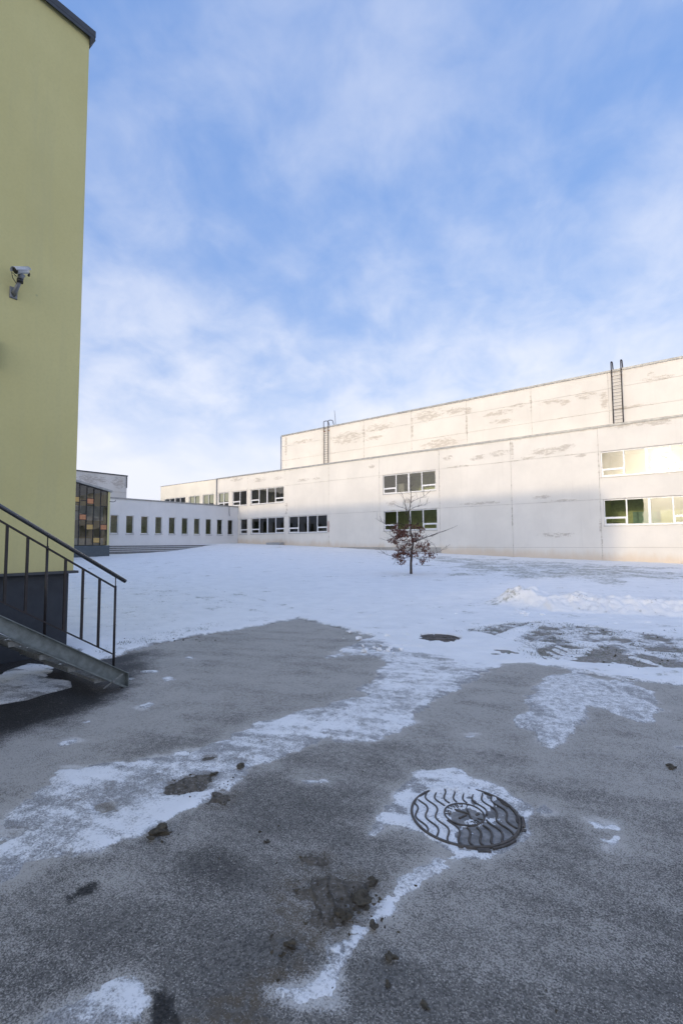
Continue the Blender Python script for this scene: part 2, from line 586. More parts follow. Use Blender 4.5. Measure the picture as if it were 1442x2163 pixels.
# yellow render
mt, t, bs, out = new_mat('yellow_render')
p = t.pos()
c = t.mix(t.ramp(t.noise(p, 0.5, 5, 0.65), 0.3, 0.7), (0.61, 0.555, 0.262), (0.66, 0.605, 0.295))
blot = t.noise(p, 2.3, 6, 0.7)
c = t.mix(t.ramp(blot, 0.55, 0.75, 0.0, 0.22), c, (0.56, 0.525, 0.265))
stk = t.noise(t.v('MULTIPLY', p, (3.0, 3.0, 0.22)), 1.3, 5, 0.65)
c = t.mix(t.ramp(stk, 0.45, 0.72, 0.0, 0.35), c, (0.54, 0.51, 0.28))
c = t.mix(t.ramp(t.noise(p, 26.0, 4, 0.7), 0.4, 0.7, 0.0, 0.16), c, (0.48, 0.45, 0.23))
spk = t.vor(p, 3.1)
c = t.mix(t.m('MULTIPLY', t.ramp(spk, 0.03, 0.07, 0.45, 0.0), t.ramp(t.noise(p, 0.7, 2), 0.5, 0.62)), c, (0.34, 0.36, 0.22))
lowd = t.ramp(t.m('ADD', t.sep(p)[2], t.m('MULTIPLY', t.noise(t.v('MULTIPLY', p, (2, 2, .3)), 2.0, 4), 0.7)), 1.4, 2.3, 0.25, 0.0)
c = t.mix(lowd, c, (0.50, 0.45, 0.25))
t.put(bs.inputs['Base Color'], c)
bs.inputs['Roughness'].default_value = 0.9
bs.inputs['Specular IOR Level'].default_value = 0.2
gr = t.m('ADD', t.m('MULTIPLY', t.noise(p, 140.0, 3, 0.6), 0.6), t.m('MULTIPLY', t.noise(p, 12.0, 4), 0.8))
t.put(bs.inputs['Normal'], t.bump(gr, 0.35, 0.006))
MAT['yellow'] = mt

# frosted asphalt: attributes frost (0..1), wet (0..1), mud (0..1)
mt, t, bs, out = new_mat('frosted_asphalt')
p = t.pos()
frost_shade, wet, mud = t.attr('frost_shade'), t.attr('wet'), t.attr('mud')
stone = t.vor(p, 110.0, 'F1', 'Color')
stn = t.sep(stone)[0]
c = t.mix(stn, (0.072, 0.068, 0.061), (0.22, 0.206, 0.184))
c = t.mix(t.ramp(t.noise(p, 0.8, 5, 0.6), 0.35, 0.7, 0.0, 0.35), c, (0.07, 0.067, 0.064))
c = t.mix(wet, c, t.mix(stn, (0.016, 0.015, 0.014), (0.045, 0.042, 0.038)))
mudf = t.m('MULTIPLY', mud, t.ramp(t.noise(p, 22, 4), 0.33, 0.58))
c = t.mix(mudf, c, (0.12, 0.095, 0.065))
nf = t.m('ADD', t.m('MULTIPLY', t.noise(p, 118.0, 3, 0.8), 0.66), t.m('ADD', t.m('MULTIPLY', t.noise(p, 24.0, 4, 0.7), 0.22), t.m('MULTIPLY', t.noise(p, 3.6, 4, 0.6), 0.14)))
lim = t.m('MULTIPLY_ADD', frost_shade, -0.20, 0.625)
fm = t.ramp(t.m('SUBTRACT', nf, lim), -0.03, 0.075)
grit = t.ramp(t.vor(p, 40.0), 0.08, 0.20, 1.0, 0.0)
grit = t.m('MULTIPLY', grit, t.ramp(t.noise(p, 9.0, 3), 0.45, 0.7, 0.0, 0.8))
fm = t.m('MAXIMUM', t.m('MULTIPLY', fm, 0.80), t.m('MULTIPLY', grit, t.m('SUBTRACT', 1.0, wet)))
veil = t.m('MULTIPLY', t.ramp(frost_shade, 0.1, 1.0), t.ramp(t.noise(p, 1.9, 5, 0.6), 0.25, 0.75, 0.02, 0.22))
fm = t.m('MAXIMUM', fm, veil)
fm = t.m('MULTIPLY', fm, t.m('MULTIPLY_ADD', mudf, -0.6, 1.0))
c = t.mix(fm, c, (0.55, 0.514, 0.46))
dust = t.attr('dust')
dn = t.m('ADD', t.m('MULTIPLY', t.noise(p, 110.0, 3, 0.75), 0.70), t.m('ADD', t.m('MULTIPLY', t.noise(p, 19.0, 5, 0.65), 0.26), t.m('MULTIPLY', t.noise(p, 5.0, 4, 0.6), 0.14)))
dmask = t.ramp(t.m('SUBTRACT', t.m('MULTIPLY_ADD', dust, 0.34, 0.28), dn), -0.10, 0.12)
c = t.mix(t.m('MULTIPLY', dmask, 0.62), c, (0.80, 0.775, 0.74))
t.put(bs.inputs['Base Color'], c)
t.put(bs.inputs['Roughness'], t.m('MULTIPLY_ADD', wet, -0.25, 0.88))
bs.inputs['Specular IOR Level'].default_value = 0.3
hh = t.m('ADD', t.m('MULTIPLY', t.vor(p, 85.0), -0.8), t.m('ADD', t.m('MULTIPLY', fm, 0.35), t.noise(p, 30, 4)))
t.put(bs.inputs['Normal'], t.bump(hh, 0.75, 0.006))
MAT['asphalt'] = mt

# snow: attributes thin (0..1), grass (0..1), dirt (0..1)
mt, t, bs, out = new_mat('snow')
p = t.pos()
thin, grass, dirt = t.attr('thin'), t.attr('grass'), t.attr('dirt')
c = t.mix(t.ramp(t.noise(p, 2.0, 5, 0.6), 0.3, 0.7), (0.86, 0.855, 0.845), (0.93, 0.92, 0.905))
tn = t.m('ADD', t.m('MULTIPLY', t.noise(p, 14.0, 5, 0.7), 0.6), t.m('MULTIPLY', t.noise(p, 85.0, 3, 0.75), 0.75))
tn = t.m('SUBTRACT', tn, 0.12)
c = t.mix(t.m('MULTIPLY', t.ramp(t.m('SUBTRACT', t.m('MULTIPLY_ADD', thin, 0.46, 0.0), t.m('SUBTRACT', tn, 0.30)), -0.08, 0.18), 0.85), c, t.mix(t.ramp(t.noise(p, 130.0, 3, 0.75), 0.36, 0.64), (0.07, 0.067, 0.063), (0.40, 0.385, 0.37)))
gv = t.v('MULTIPLY', p, (1.0, 1.0, 1.0))
gn = t.m('ADD', t.m('MULTIPLY', t.noise(gv, 7.0, 5, 0.75), 0.65), t.m('MULTIPLY', t.noise(p, 1.1, 4, 0.6), 0.45))
gm = t.ramp(t.m('SUBTRACT', t.m('MULTIPLY', grass, 0.42), t.m('SUBTRACT', gn, 0.30)), 0.0, 0.16)
gcol = t.mix(t.noise(p, 11.0, 3), (0.20, 0.205, 0.15), (0.36, 0.355, 0.30))
c = t.mix(t.m('MULTIPLY', gm, 0.85), c, gcol)
dm = t.ramp(t.m('SUBTRACT', t.m('MULTIPLY', dirt, 0.5), t.m('SUBTRACT', t.noise(p, 26.0, 5, 0.75), 0.25)), 0.0, 0.2)
c = t.mix(t.m('MULTIPLY', dm, 0.8), c, (0.22, 0.19, 0.155))
t.put(bs.inputs['Base Color'], c)
bs.inputs['Roughness'].default_value = 0.75
bs.inputs['Specular IOR Level'].default_value = 0.35
hh = t.m('ADD', t.m('MULTIPLY', t.noise(p, 5.0, 5, 0.65), 1.0), t.m('ADD', t.m('MULTIPLY', t.noise(p, 60.0, 4, 0.7), 0.35), t.m('MULTIPLY', gm, -0.6)))
t.put(bs.inputs['Normal'], t.bump(hh, 0.6, 0.025))
MAT['snow'] = mt

# frozen soil and turf
mt, t, bs, out = new_mat('frozen_soil')
p = t.pos()
n = t.noise(p, 14.0, 6, 0.7)
c = t.mix(t.ramp(n, 0.3, 0.7), (0.17, 0.148, 0.122), (0.36, 0.325, 0.275))
c = t.mix(t.ramp(t.noise(p, 5.0, 4), 0.5, 0.7), c, (0.20, 0.20, 0.15))
c = t.mix(t.ramp(t.noise(p, 45.0, 4, 0.75), 0.5, 0.66, 0.0, 0.7), c, (0.62, 0.63, 0.66))
t.put(bs.inputs['Base Color'], c)
bs.inputs['Roughness'].default_value = 0.95
t.put(bs.inputs['Normal'], t.bump(t.noise(p, 30, 5, 0.7), 0.9, 0.02))
MAT['soil'] = mt

# mud squeezed by tyres
mt, t, bs, out = new_mat('frozen_mud')
p = t.pos()
n = t.noise(p, 26.0, 6, 0.65)
c = t.mix(t.ramp(n, 0.3, 0.7), (0.07, 0.058, 0.042), (0.17, 0.145, 0.115))
c = t.mix(t.m('MULTIPLY', t.ramp(t.attr('ridge'), 0.25, 0.8), 0.45), c, (0.03, 0.025, 0.018))
c = t.mix(t.ramp(t.noise(p, 60.0, 4, 0.75), 0.54, 0.70, 0.0, 0.55), c, (0.50, 0.49, 0.48))
t.put(bs.inputs['Base Color'], c)
bs.inputs['Roughness'].default_value = 0.85
t.put(bs.inputs['Normal'], t.bump(t.noise(p, 90, 5, 0.7), 0.8, 0.008))
MAT['mud'] = mt
MAT['clod'] = simple('mud_clod', (0.075, 0.062, 0.042), 0.9, 0, 0.45, 45, 0.8, 90)
MAT['snow_plain'] = simple('snow_lump', (0.90, 0.90, 0.91), 0.75, 0, 0.05, 10, 0.5, 40)

# withered oak leaves
mt, t, bs, out = new_mat('withered_oak_leaf')
n = t.noise(t.pos(), 9.0, 3)
t.put(bs.inputs['Base Color'], t.mix(t.ramp(n, 0.35, 0.65), (0.080, 0.029, 0.019), (0.185, 0.066, 0.038)))
bs.inputs['Roughness'].default_value = 0.7
MAT['leaf'] = mt


# ------------------------------------------------------------------ numpy noise and layers for the ground
def _h(ix, iy, seed):
    n = (ix.astype(np.int64) * 374761393 + iy.astype(np.int64) * 668265263 + seed * 974711) & 0x7FFFFFFF
    n = ((n ^ (n >> 13)) * 1274126177) & 0x7FFFFFFF
    return ((n ^ (n >> 16)) & 0xFFFF) / 65535.0


def vnoise(x, y, seed=0):
    ix = np.floor(x); iy = np.floor(y)
    fx = x - ix; fy = y - iy
    fx = fx * fx * fx * (fx * (fx * 6 - 15) + 10); fy = fy * fy * fy * (fy * (fy * 6 - 15) + 10)
    a = _h(ix, iy, seed); b = _h(ix + 1, iy, seed); c = _h(ix, iy + 1, seed); d = _h(ix + 1, iy + 1, seed)
    return (a + (b - a) * fx) * (1 - fy) + (c + (d - c) * fx) * fy


def fbm(x, y, oct=4, seed=0, rough=0.5):
    s = 0; a = 1.0; tot = 0
    for o in range(oct):
        s = s + a * (vnoise(x, y, seed + o * 17) - 0.5); tot += a
        ca, sa = 0.8, 0.6
        x, y = (x * ca - y * sa) * 2.03 + 11.3, (x * sa + y * ca) * 2.03 + 5.7
        a *= rough
    return s / tot


def cells(x, y, seed=0):
    """distance to the nearest jittered lattice point"""
    ix = np.floor(x); iy = np.floor(y)
    best = np.full(x.shape, 9.0)
    for a in (-1, 0, 1):
        for b in (-1, 0, 1):
            px = ix + a + _h(ix + a, iy + b, seed); py = iy + b + _h(ix + a, iy + b, seed + 5)
            best = np.minimum(best, (px - x) ** 2 + (py - y) ** 2)
    return np.sqrt(best)


def sdf_poly(X, Y, poly):
    """positive inside, metres"""
    P = np.array(poly); n = len(P)
    best = np.full(X.shape, 1e9)
    inside = np.zeros(X.shape, bool)
    for i in range(n):
        ax, ay = P[i]; bx, by = P[(i + 1) % n]
        ex, ey = bx - ax, by - ay
        wx, wy = X - ax, Y - ay
        tt = np.clip((wx * ex + wy * ey) / (ex * ex + ey * ey + 1e-12), 0, 1)
        best = np.minimum(best, (wx - ex * tt) ** 2 + (wy - ey * tt) ** 2)
        cond = (ay > Y) != (by > Y)
        with np.errstate(divide='ignore', invalid='ignore'):
            xi = ax + (Y - ay) / (by - ay + 1e-15) * ex
        inside ^= cond & (X < xi)
    d = np.sqrt(best)
    return np.where(inside, d, -d)


def sdf_stroke(X, Y, line, hw):
    best = np.full(X.shape, 1e9)
    for (ax, ay), (bx, by) in zip(line[:-1], line[1:]):
        ex, ey = bx - ax, by - ay
        wx, wy = X - ax, Y - ay
        tt = np.clip((wx * ex + wy * ey) / (ex * ex + ey * ey + 1e-12), 0, 1)
        best = np.minimum(best, (wx - ex * tt) ** 2 + (wy - ey * tt) ** 2)
    return hw - np.sqrt(best)


def local_sdf(X, Y, poly, pad=1.2):
    """sdf evaluated only near the polygon"""
    P = np.array(poly)
    lo, hi = P.min(0) - pad, P.max(0) + pad
    m_ = (X > lo[0]) & (X < hi[0]) & (Y > lo[1]) & (Y < hi[1])
    r = np.full(X.shape, -pad)
    r[m_] = sdf_poly(X[m_], Y[m_], poly)
    return r


def local_stroke(X, Y, line, hw, pad=0.5):
    P = np.array(line)
    lo, hi = P.min(0) - pad, P.max(0) + pad
    m_ = (X > lo[0]) & (X < hi[0]) & (Y > lo[1]) & (Y < hi[1])
    r = np.full(X.shape, -pad)
    r[m_] = sdf_stroke(X[m_], Y[m_], line, hw)
    return r


def grid_object(name, X, Y, Z, keep, mat, attrs, kind, closed=False):
    """rows x cols grid -> mesh object, only the quads in keep"""
    nr, nc = X.shape
    idx = np.arange(nr * nc).reshape(nr, nc)
    if closed:
        q = np.stack([idx[:-1], np.roll(idx, -1, 1)[:-1], np.roll(idx, -1, 1)[1:], idx[1:]], -1).reshape(-1, 4)
    else:
        q = np.stack([idx[:-1, :-1], idx[:-1, 1:], idx[1:, 1:], idx[1:, :-1]], -1).reshape(-1, 4)
    if keep is not None:
        kf = keep.reshape(-1)
        q = q[kf[q].any(1)]
    used = np.zeros(nr * nc, bool); used[q.reshape(-1)] = True
    remap = np.cumsum(used) - 1
    V = np.stack([X, Y, Z], -1).reshape(-1, 3)[used].astype(np.float32)
    q = remap[q].astype(np.int32)
    me = bpy.data.meshes.new(name)
    me.vertices.add(len(V)); me.vertices.foreach_set('co', V.reshape(-1))
    me.loops.add(len(q) * 4); me.loops.foreach_set('vertex_index', q.reshape(-1))
    me.polygons.add(len(q))
    me.polygons.foreach_set('loop_start', np.arange(len(q), dtype=np.int32) * 4)
    me.polygons.foreach_set('use_smooth', np.ones(len(q), bool))
    me.update(calc_edges=True)
    for k, a in attrs.items():
        at = me.attributes.new(k, 'FLOAT', 'POINT')
        at.data.foreach_set('value', a.reshape(-1)[used].astype(np.float32))
    me.materials.append(mat)
    ob = link(bpy.data.objects.new(name, me))
    ob['kind'] = kind
    return ob


# outlines on the ground (traced, then laid on the terrain in metres)
LAWN = gp([(150, 1398), (205, 1397), (245, 1388), (330, 1362), (430, 1342), (530, 1325), (630, 1308), (680, 1318), (735, 1332), (785, 1344),
           (830, 1352), (900, 1372), (985, 1388), (1050, 1400), (1110, 1398), (1160, 1404), (1240, 1424), (1330, 1436), (1442, 1447)]) + \
    [(1.6, 7.4), (6, 9.0), (14, 11), (30, 14), (60, 30), (60, 36.9), (-43.5, 36.9), (-62, 36.0), (-62, 3.4), (-7.55, 3.3)]
SNOW_EDGE = gp([(150, 1398), (205, 1397), (245, 1388), (330, 1362), (430, 1342), (530, 1325), (630, 1308), (680, 1318), (735, 1332), (785, 1344),
                (752, 1358), (705, 1378), (690, 1390), (760, 1381), (830, 1396), (800, 1425), (772, 1450), (762, 1474), (700, 1490), (610, 1510),
                (530, 1533), (470, 1566), (330, 1602), (250, 1616), (130, 1632), (60, 1682), (-20, 1722),
                (-20, 1862), (100, 1826), (200, 1800), (290, 1770), (380, 1720), (470, 1682), (520, 1642), (600, 1592), (700, 1562), (775, 1575),
                (835, 1545), (880, 1502), (950, 1460), (1030, 1416), (1065, 1404), (1110, 1400), (1160, 1406), (1240, 1426), (1330, 1438), (1442, 1450)]) + \
    [(1.6, 7.4), (6, 9.0), (14, 11), (30, 14), (60, 30), (60, 36.9), (-43.5, 36.9), (-62, 36.0), (-62, 3.4), (-7.55, 3.3)]
S_RIGHT = gp([(1160, 1425), (1210, 1421), (1262, 1432), (1330, 1440), (1388, 1464), (1395, 1498), (1345, 1520), (1292, 1500), (1245, 1490), (1205, 1520), (1168, 1582),
              (1140, 1576), (1160, 1540), (1092, 1536), (1078, 1520), (1130, 1478)])
S_MAN = gp([(868, 1628), (960, 1618), (1012, 1640), (1072, 1662), (1118, 1712), (1118, 1752), (1086, 1786), (1030, 1808), (980, 1806), (938, 1782), (905, 1762), (850, 1752),
            (792, 1756), (786, 1726), (828, 1690), (842, 1660)])
S_BITS = [gp(q) for q in [
    [(862, 1848), (905, 1830), (886, 1868), (846, 1908), (796, 1930), (782, 1912), (830, 1878)],
    [(740, 1952), (792, 1944), (800, 1966), (768, 1984), (736, 1976)],
    [(688, 2000), (764, 1990), (742, 2038), (704, 2068), (696, 2116), (622, 2122), (584, 2092), (640, 2074), (676, 2058), (698, 2036)],
    [(232, 2086), (292, 2072), (306, 2108), (312, 2170), (60, 2175), (150, 2128)],
    [(1132, 1710), (1150, 1704), (1168, 1712), (1150, 1720)], [(1262, 1770), (1310, 1760), (1318, 1786), (1280, 1788)], [(1240, 1735), (1300, 1742), (1310, 1756), (1250, 1755)],
    [(292, 1492), (318, 1482), (324, 1487), (300, 1498)], [(172, 1526), (196, 1517), (200, 1521), (180, 1530)], [(336, 1432), (362, 1428), (374, 1436), (350, 1440)],
    [(296, 1417), (332, 1416), (336, 1420), (300, 1422)], [(392, 1386), (412, 1386), (410, 1392), (394, 1391)], [(978, 1553), (1002, 1551), (1004, 1557), (985, 1558)],
    [(640, 1650), (690, 1645), (694, 1652), (645, 1655)], [(266, 1432), (282, 1431), (284, 1436), (266, 1436)], [(1425, 1576), (1450, 1578), (1448, 1584), (1428, 1582)],
    [(120, 1570), (160, 1560), (165, 1566), (126, 1577)]]]
STRIP = gp([(955, 1806), (900, 1842), (850, 1886), (800, 1932), (768, 1962), (742, 1996), (716, 2045), (690, 2085), (640, 2110)])
S_STAIR = gp([(-40, 1430), (0, 1421), (60, 1402), (132, 1406), (112, 1420), (100, 1431), (150, 1438), (153, 1452), (100, 1466), (60, 1478), (0, 1489), (-60, 1500)])
SOIL = gp([(955, 1330), (1010, 1322), (1110, 1312), (1200, 1318), (1320, 1330), (1442, 1345), (1520, 1352), (1520, 1432), (1442, 1424), (1380, 1420), (1320, 1412),
           (1255, 1412), (1200, 1406), (1125, 1400), (1075, 1366), (1010, 1346), (965, 1342)])
SOIL_CORE = gp([(1130, 1372), (1180, 1362), (1260, 1372), (1330, 1388), (1442, 1400), (1520, 1402), (1520, 1426), (1442, 1422), (1380, 1418), (1290, 1408), (1220, 1403), (1140, 1398)])
SOIL_KEEP = gp([(1045, 1345), (1120, 1318), (1150, 1322), (1080, 1356)])
MAN_PATCH = gp([(740, 1395), (840, 1395), (830, 1352), (790, 1348)])
TREAD_LINES = [gp([(1040 + a / 3.587, 1230 + b / 3.587) for a, b in L]) for L in [
    [(395, 566), (450, 592), (500, 602), (610, 588)], [(428, 538), (500, 580), (690, 560)], [(466, 515), (545, 553), (705, 538)], [(503, 496), (580, 528), (725, 520)],
    [(1060, 580), (1150, 605), (1250, 640)], [(1010, 640), (1120, 655), (1200, 690), (1310, 690)], [(900, 612), (1010, 648), (1130, 660)]]]
GRASS = gp([(900, 1176), (1000, 1178), (1150, 1186), (1300, 1194), (1460, 1203), (1470, 1232), (1300, 1236), (1150, 1226), (1040, 1222), (940, 1212), (880, 1196)])
LAWN_TRACKS = [gp(q) for q in [[(165, 1182), (330, 1216), (520, 1262), (650, 1296)], [(165, 1196), (300, 1230), (450, 1274), (560, 1298)], [(418, 1266), (480, 1274), (560, 1286)], [(260, 1300), (360, 1282), (470, 1262)],
                             [(1000, 1232), (1100, 1240), (1250, 1244), (1442, 1236)]]]
DRAG = gp([(250, 1215), (420, 1235), (560, 1275), (480, 1300), (330, 1330), (240, 1352), (200, 1350), (205, 1230)])
MUD = [gp(q) for q in [
    [(640, 1872), (690, 1858), (742, 1862), (800, 1858), (792, 1880), (770, 1890), (776, 1918), (740, 1930), (732, 1955), (690, 1962), (655, 1948), (662, 1915), (650, 1895), (612, 1886)],
    [(350, 1655), (400, 1640), (455, 1634), (452, 1652), (430, 1668), (380, 1680), (340, 1682)],
    [(440, 1680), (470, 1666), (490, 1680), (478, 1698), (446, 1700)],
    [(425, 1602), (462, 1596), (460, 1606), (430, 1610)], [(200, 1702), (245, 1692), (248, 1716), (212, 1722)],
    [(0, 1748), (45, 1750), (42, 1766), (0, 1768)], [(640, 1818), (690, 1806), (684, 1826), (650, 1832)]]]
DRAGMUD = gp([(640, 1960), (700, 1965), (690, 1990), (600, 2040), (520, 2090), (430, 2150), (400, 2163), (520, 2163), (585, 2120), (640, 2060)])
SMEAR = gp([(590, 1850), (700, 1835), (815, 1845), (800, 1925), (760, 1985), (680, 2000), (600, 1990), (570, 1920)])
DARK = [gp(q) for q in [[(124, 1895), (160, 1880), (180, 1862), (206, 1858), (212, 1880), (180, 1892), (160, 1910), (132, 1912)],
                        [(310, 2092), (385, 2088), (392, 2175), (318, 2175)]]]
OILY = gp([(390, 1800), (440, 1790), (520, 1802), (540, 1850), (500, 1895), (430, 1905), (370, 1880)])
WETZONE = gp([(-200, 1350), (150, 1375), (270, 1380), (330, 1375), (300, 1425), (268, 1465), (150, 1520), (0, 1565), (-200, 1600)])
PILE = gp([(1078, 1286), (1120, 1280), (1180, 1284), (1250, 1288), (1350, 1292), (1470, 1297)]) + [(2.4, 12.6), (5, 13.4)]

MAN_C = np.array([-1.205, 2.735])
MAN_R = 0.315
MAN2_C = np.array([-3.565, 7.25])
MAN2_R = 0.33


def polar(r0, segs, a_lo, a_hi, da):
    """tessellation: rows by growing distance from the yard's middle"""
    rs = [r0]
    for r1, k in segs:
        while rs[-1] < r1:
            rs.append(rs[-1] * k)
    rs = np.array(rs)
    ang = np.arange(math.radians(a_lo), math.radians(a_hi) + 1e-9, math.radians(da)) + YAW + math.pi / 2
    A, Rr = np.meshgrid(ang, rs)
    return Rr * np.cos(A), Rr * np.sin(A)


def snow_field(X, Y):
    warp = fbm(X * 1.3, Y * 1.3, 4, 3) * 0.26 + fbm(X * 4.5, Y * 4.5, 4, 9, 0.6) * 0.24 + fbm(X * 24, Y * 24, 4, 15, 0.6) * 0.07
    al = X * 0.93 + Y * 0.36                      # along the ploughed band: wisps follow it
    ac = -X * 0.36 + Y * 0.93
    wisp = fbm(al * 1.8, ac * 6.0, 4, 21) * 0.12
    lawn_ = sdf_poly(X, Y, LAWN)
    wisp = wisp * smoothstep(-0.05, -0.5, lawn_)
    f = sdf_poly(X, Y, SNOW_EDGE)
    f = np.minimum(f, 0.6) + np.where(f < 1.2, (warp * 0.8 + wisp), 0)
    near = np.exp(-((X + 4) ** 2 + (Y - 3) ** 2) / 60)
    thin = np.zeros_like(f)
    r = local_sdf(X, Y, S_RIGHT)
    f = np.maximum(f, r * 1.0 + warp * 0.9 + 0.01)
    thin = np.where(r > -0.15, 0.62, thin)
    in_right = r > -0.3
    r = local_sdf(X, Y, S_MAN)
    f = np.maximum(f, r + warp * 0.45)
    thin = np.where(r > -0.03, 0.25, thin)
    for i, b in enumerate(S_BITS):
        r = local_sdf(X, Y, b, 0.3)
        f = np.maximum(f, (0.02 if i == 3 else 0.0) + r * (1.0 if i < 4 else 0.7) + warp * (0.42 if i < 4 else 0.10) + fbm(X * 30, Y * 30, 3, 33) * (0.05 if i < 4 else 0.03))
    r = local_stroke(X, Y, STRIP, 0.030, 0.4)
    f = np.maximum(f, r + warp * 0.30 + fbm(X * 30, Y * 30, 3, 34) * 0.05)
    r = local_sdf(X, Y, S_STAIR, 0.4)
    f = np.maximum(f, r + warp * 0.12)
    thin = np.where(r > -0.02, 0.3, thin)
    # ploughed turf to the right: only dusted
    so = np.clip(local_sdf(X, Y, SOIL, 0.6) / 0.25, 0, 1)
    core = np.clip(local_sdf(X, Y, SOIL_CORE, 0.6) / 0.12, 0, 1)
    keep = np.clip(local_sdf(X, Y, SOIL_KEEP, 0.6) / 0.08 + 0.3, 0, 1)
    n = fbm(X * 2.6, Y * 2.6, 3, 41) * 0.22 + fbm(X * 14, Y * 14, 4, 47) * 0.12
    sf = n + 0.03 - 0.15 * core + 0.1 * keep
    f = f * (1 - so) + np.minimum(f, sf) * so
    dirt = so * 0.55 * (1 - keep)
    dirt = np.maximum(dirt, local_stroke(X, Y, PILE, 0.9, 1.2).clip(0, 0.5) * 1.0 * smoothstep(0.05, 0.25, fbm(X * 3, Y * 3, 4, 401)))
    tread = np.full(X.shape, -1.0)
    for L in TREAD_LINES:
        tread = np.maximum(tread, local_stroke(X, Y, L, 0.055) + fbm(X * 20, Y * 20, 2, 5) * 0.02)
    f = np.maximum(f, tread)
    # mud breaks through the band
    for b in MUD:
        r = local_sdf(X, Y, b, 0.25)
        dirt = np.maximum(dirt, np.clip((r + 0.10) / 0.12, 0, 1) * 0.75)
        f = np.minimum(f, 0.03 - r * 1.0 + warp * 0.5)
    for px in ((170, 1690), (340, 1640), (235, 1660), (520, 1600), (560, 1570), (640, 1540)):
        c = ground_at(*px)
        dirt = np.maximum(dirt, 0.62 * np.exp(-((X - c[0]) ** 2 + (Y - c[1]) ** 2) / 0.02))
    # the near cover: snow lies between the ribs on the left and at the back, worn off on the right
    d = np.hypot(X - MAN_C[0], Y - MAN_C[1])
    sx = (X - MAN_C[0]) * math.cos(YAW) + (Y - MAN_C[1]) * math.sin(YAW)     # to the right
    sy = -(X - MAN_C[0]) * math.sin(YAW) + (Y - MAN_C[1]) * math.cos(YAW)    # away
    on = d < MAN_R + 0.012
    g = 0.05 - 0.75 * (sx - 0.03) + 0.45 * sy + fbm(X * 13, Y * 13, 4, 61) * 0.34
    g = np.minimum(g, 0.25)
    hole = fbm(X * 9 + 3, Y * 9, 3, 77)
    g = g - 0.22 * np.exp(-((sx) ** 2 + (sy) ** 2) / 0.009) * (hole > -0.08)
    f = np.where(on, g * 0.35, f)
    d2 = np.hypot(X - MAN2_C[0], Y - MAN2_C[1])
    f = np.where(d2 < MAN2_R + 0.01 + fbm(X * 6, Y * 6, 4, 14) * 0.22, -0.05 + fbm(X * 12, Y * 12, 3, 13) * 0.12, f)
    # a bare rut beside the lawn edge
    grass = np.clip(local_sdf(X, Y, GRASS, 6.0) / 5.0 + 0.62 + fbm(X * 0.7, Y * 0.7, 4, 201) * 1.6, 0, 1) * 0.76
    dr = np.clip(local_sdf(X, Y, DRAG, 3.0) / 1.5 + 0.35, 0, 1) * 0.34
    grass = np.maximum(grass, dr)
    for L in LAWN_TRACKS:
        tr_ = np.clip((local_stroke(X, Y, L, 0.16, 0.6) + fbm(X * 3, Y * 3, 3, 221) * 0.2) / 0.15, 0, 1)
        grass = np.maximum(grass, tr_ * 0.62)
    fleck = 0.36 + 0.75 * fbm(X * 0.5 + Y * 0.9, (Y - X) * 2.6, 4, 211) + 0.35 * fbm(X * 0.25, Y * 0.25, 3, 212)
    grass = np.maximum(grass, np.where(lawn_ > 0.1, np.clip(fleck, 0, 0.6), 0))
    edge = np.exp(-np.abs(sdf_poly(X, Y, LAWN[:10] + [(-9, 9), (-9, 3.4)]) - 0.25) / 0.30) * 0.42
    grass = np.maximum(grass, np.where((X < -4.6) & (Y < 9), edge, 0))
    near_e = np.hypot(X, Y) < 12
    wis = fbm(al * 2.2, ac * 12.0, 4, 121)
    thin = np.where(on, 0.46, np.maximum(thin, 0.95 * np.exp(-np.maximum(f, 0) / (0.022 + 0.038 * smoothstep(2.0, 5.0, np.hypot(X, Y))))))
    thin = np.where(near_e & ~on, np.clip(thin + np.where(in_right | (lawn_ > -0.2), 0, 1) * np.clip(wis * 3.0, -0.1, 0.7) * smoothstep(0.55, 0.05, f), 0, 1), thin)
    yard = np.clip(-sdf_poly(X, Y, LAWN) / 0.4, 0, 1) * near_e
    blot = fbm(X * 2.3, Y * 2.3, 4, 131)
    thin = np.where(on, thin, np.maximum(thin, yard * np.clip(np.where(in_right, 0.52 + 1.2 * fbm(X * 4.0 + Y * 2.6, Y * 1.4 - X * 0.9, 5, 133), 0.57 + 1.1 * blot + 0.7 * wis), 0.2, 0.9)))
    thin = np.where(tread > 0, 0.12, thin)
    return f, thin, grass, dirt, on, sy


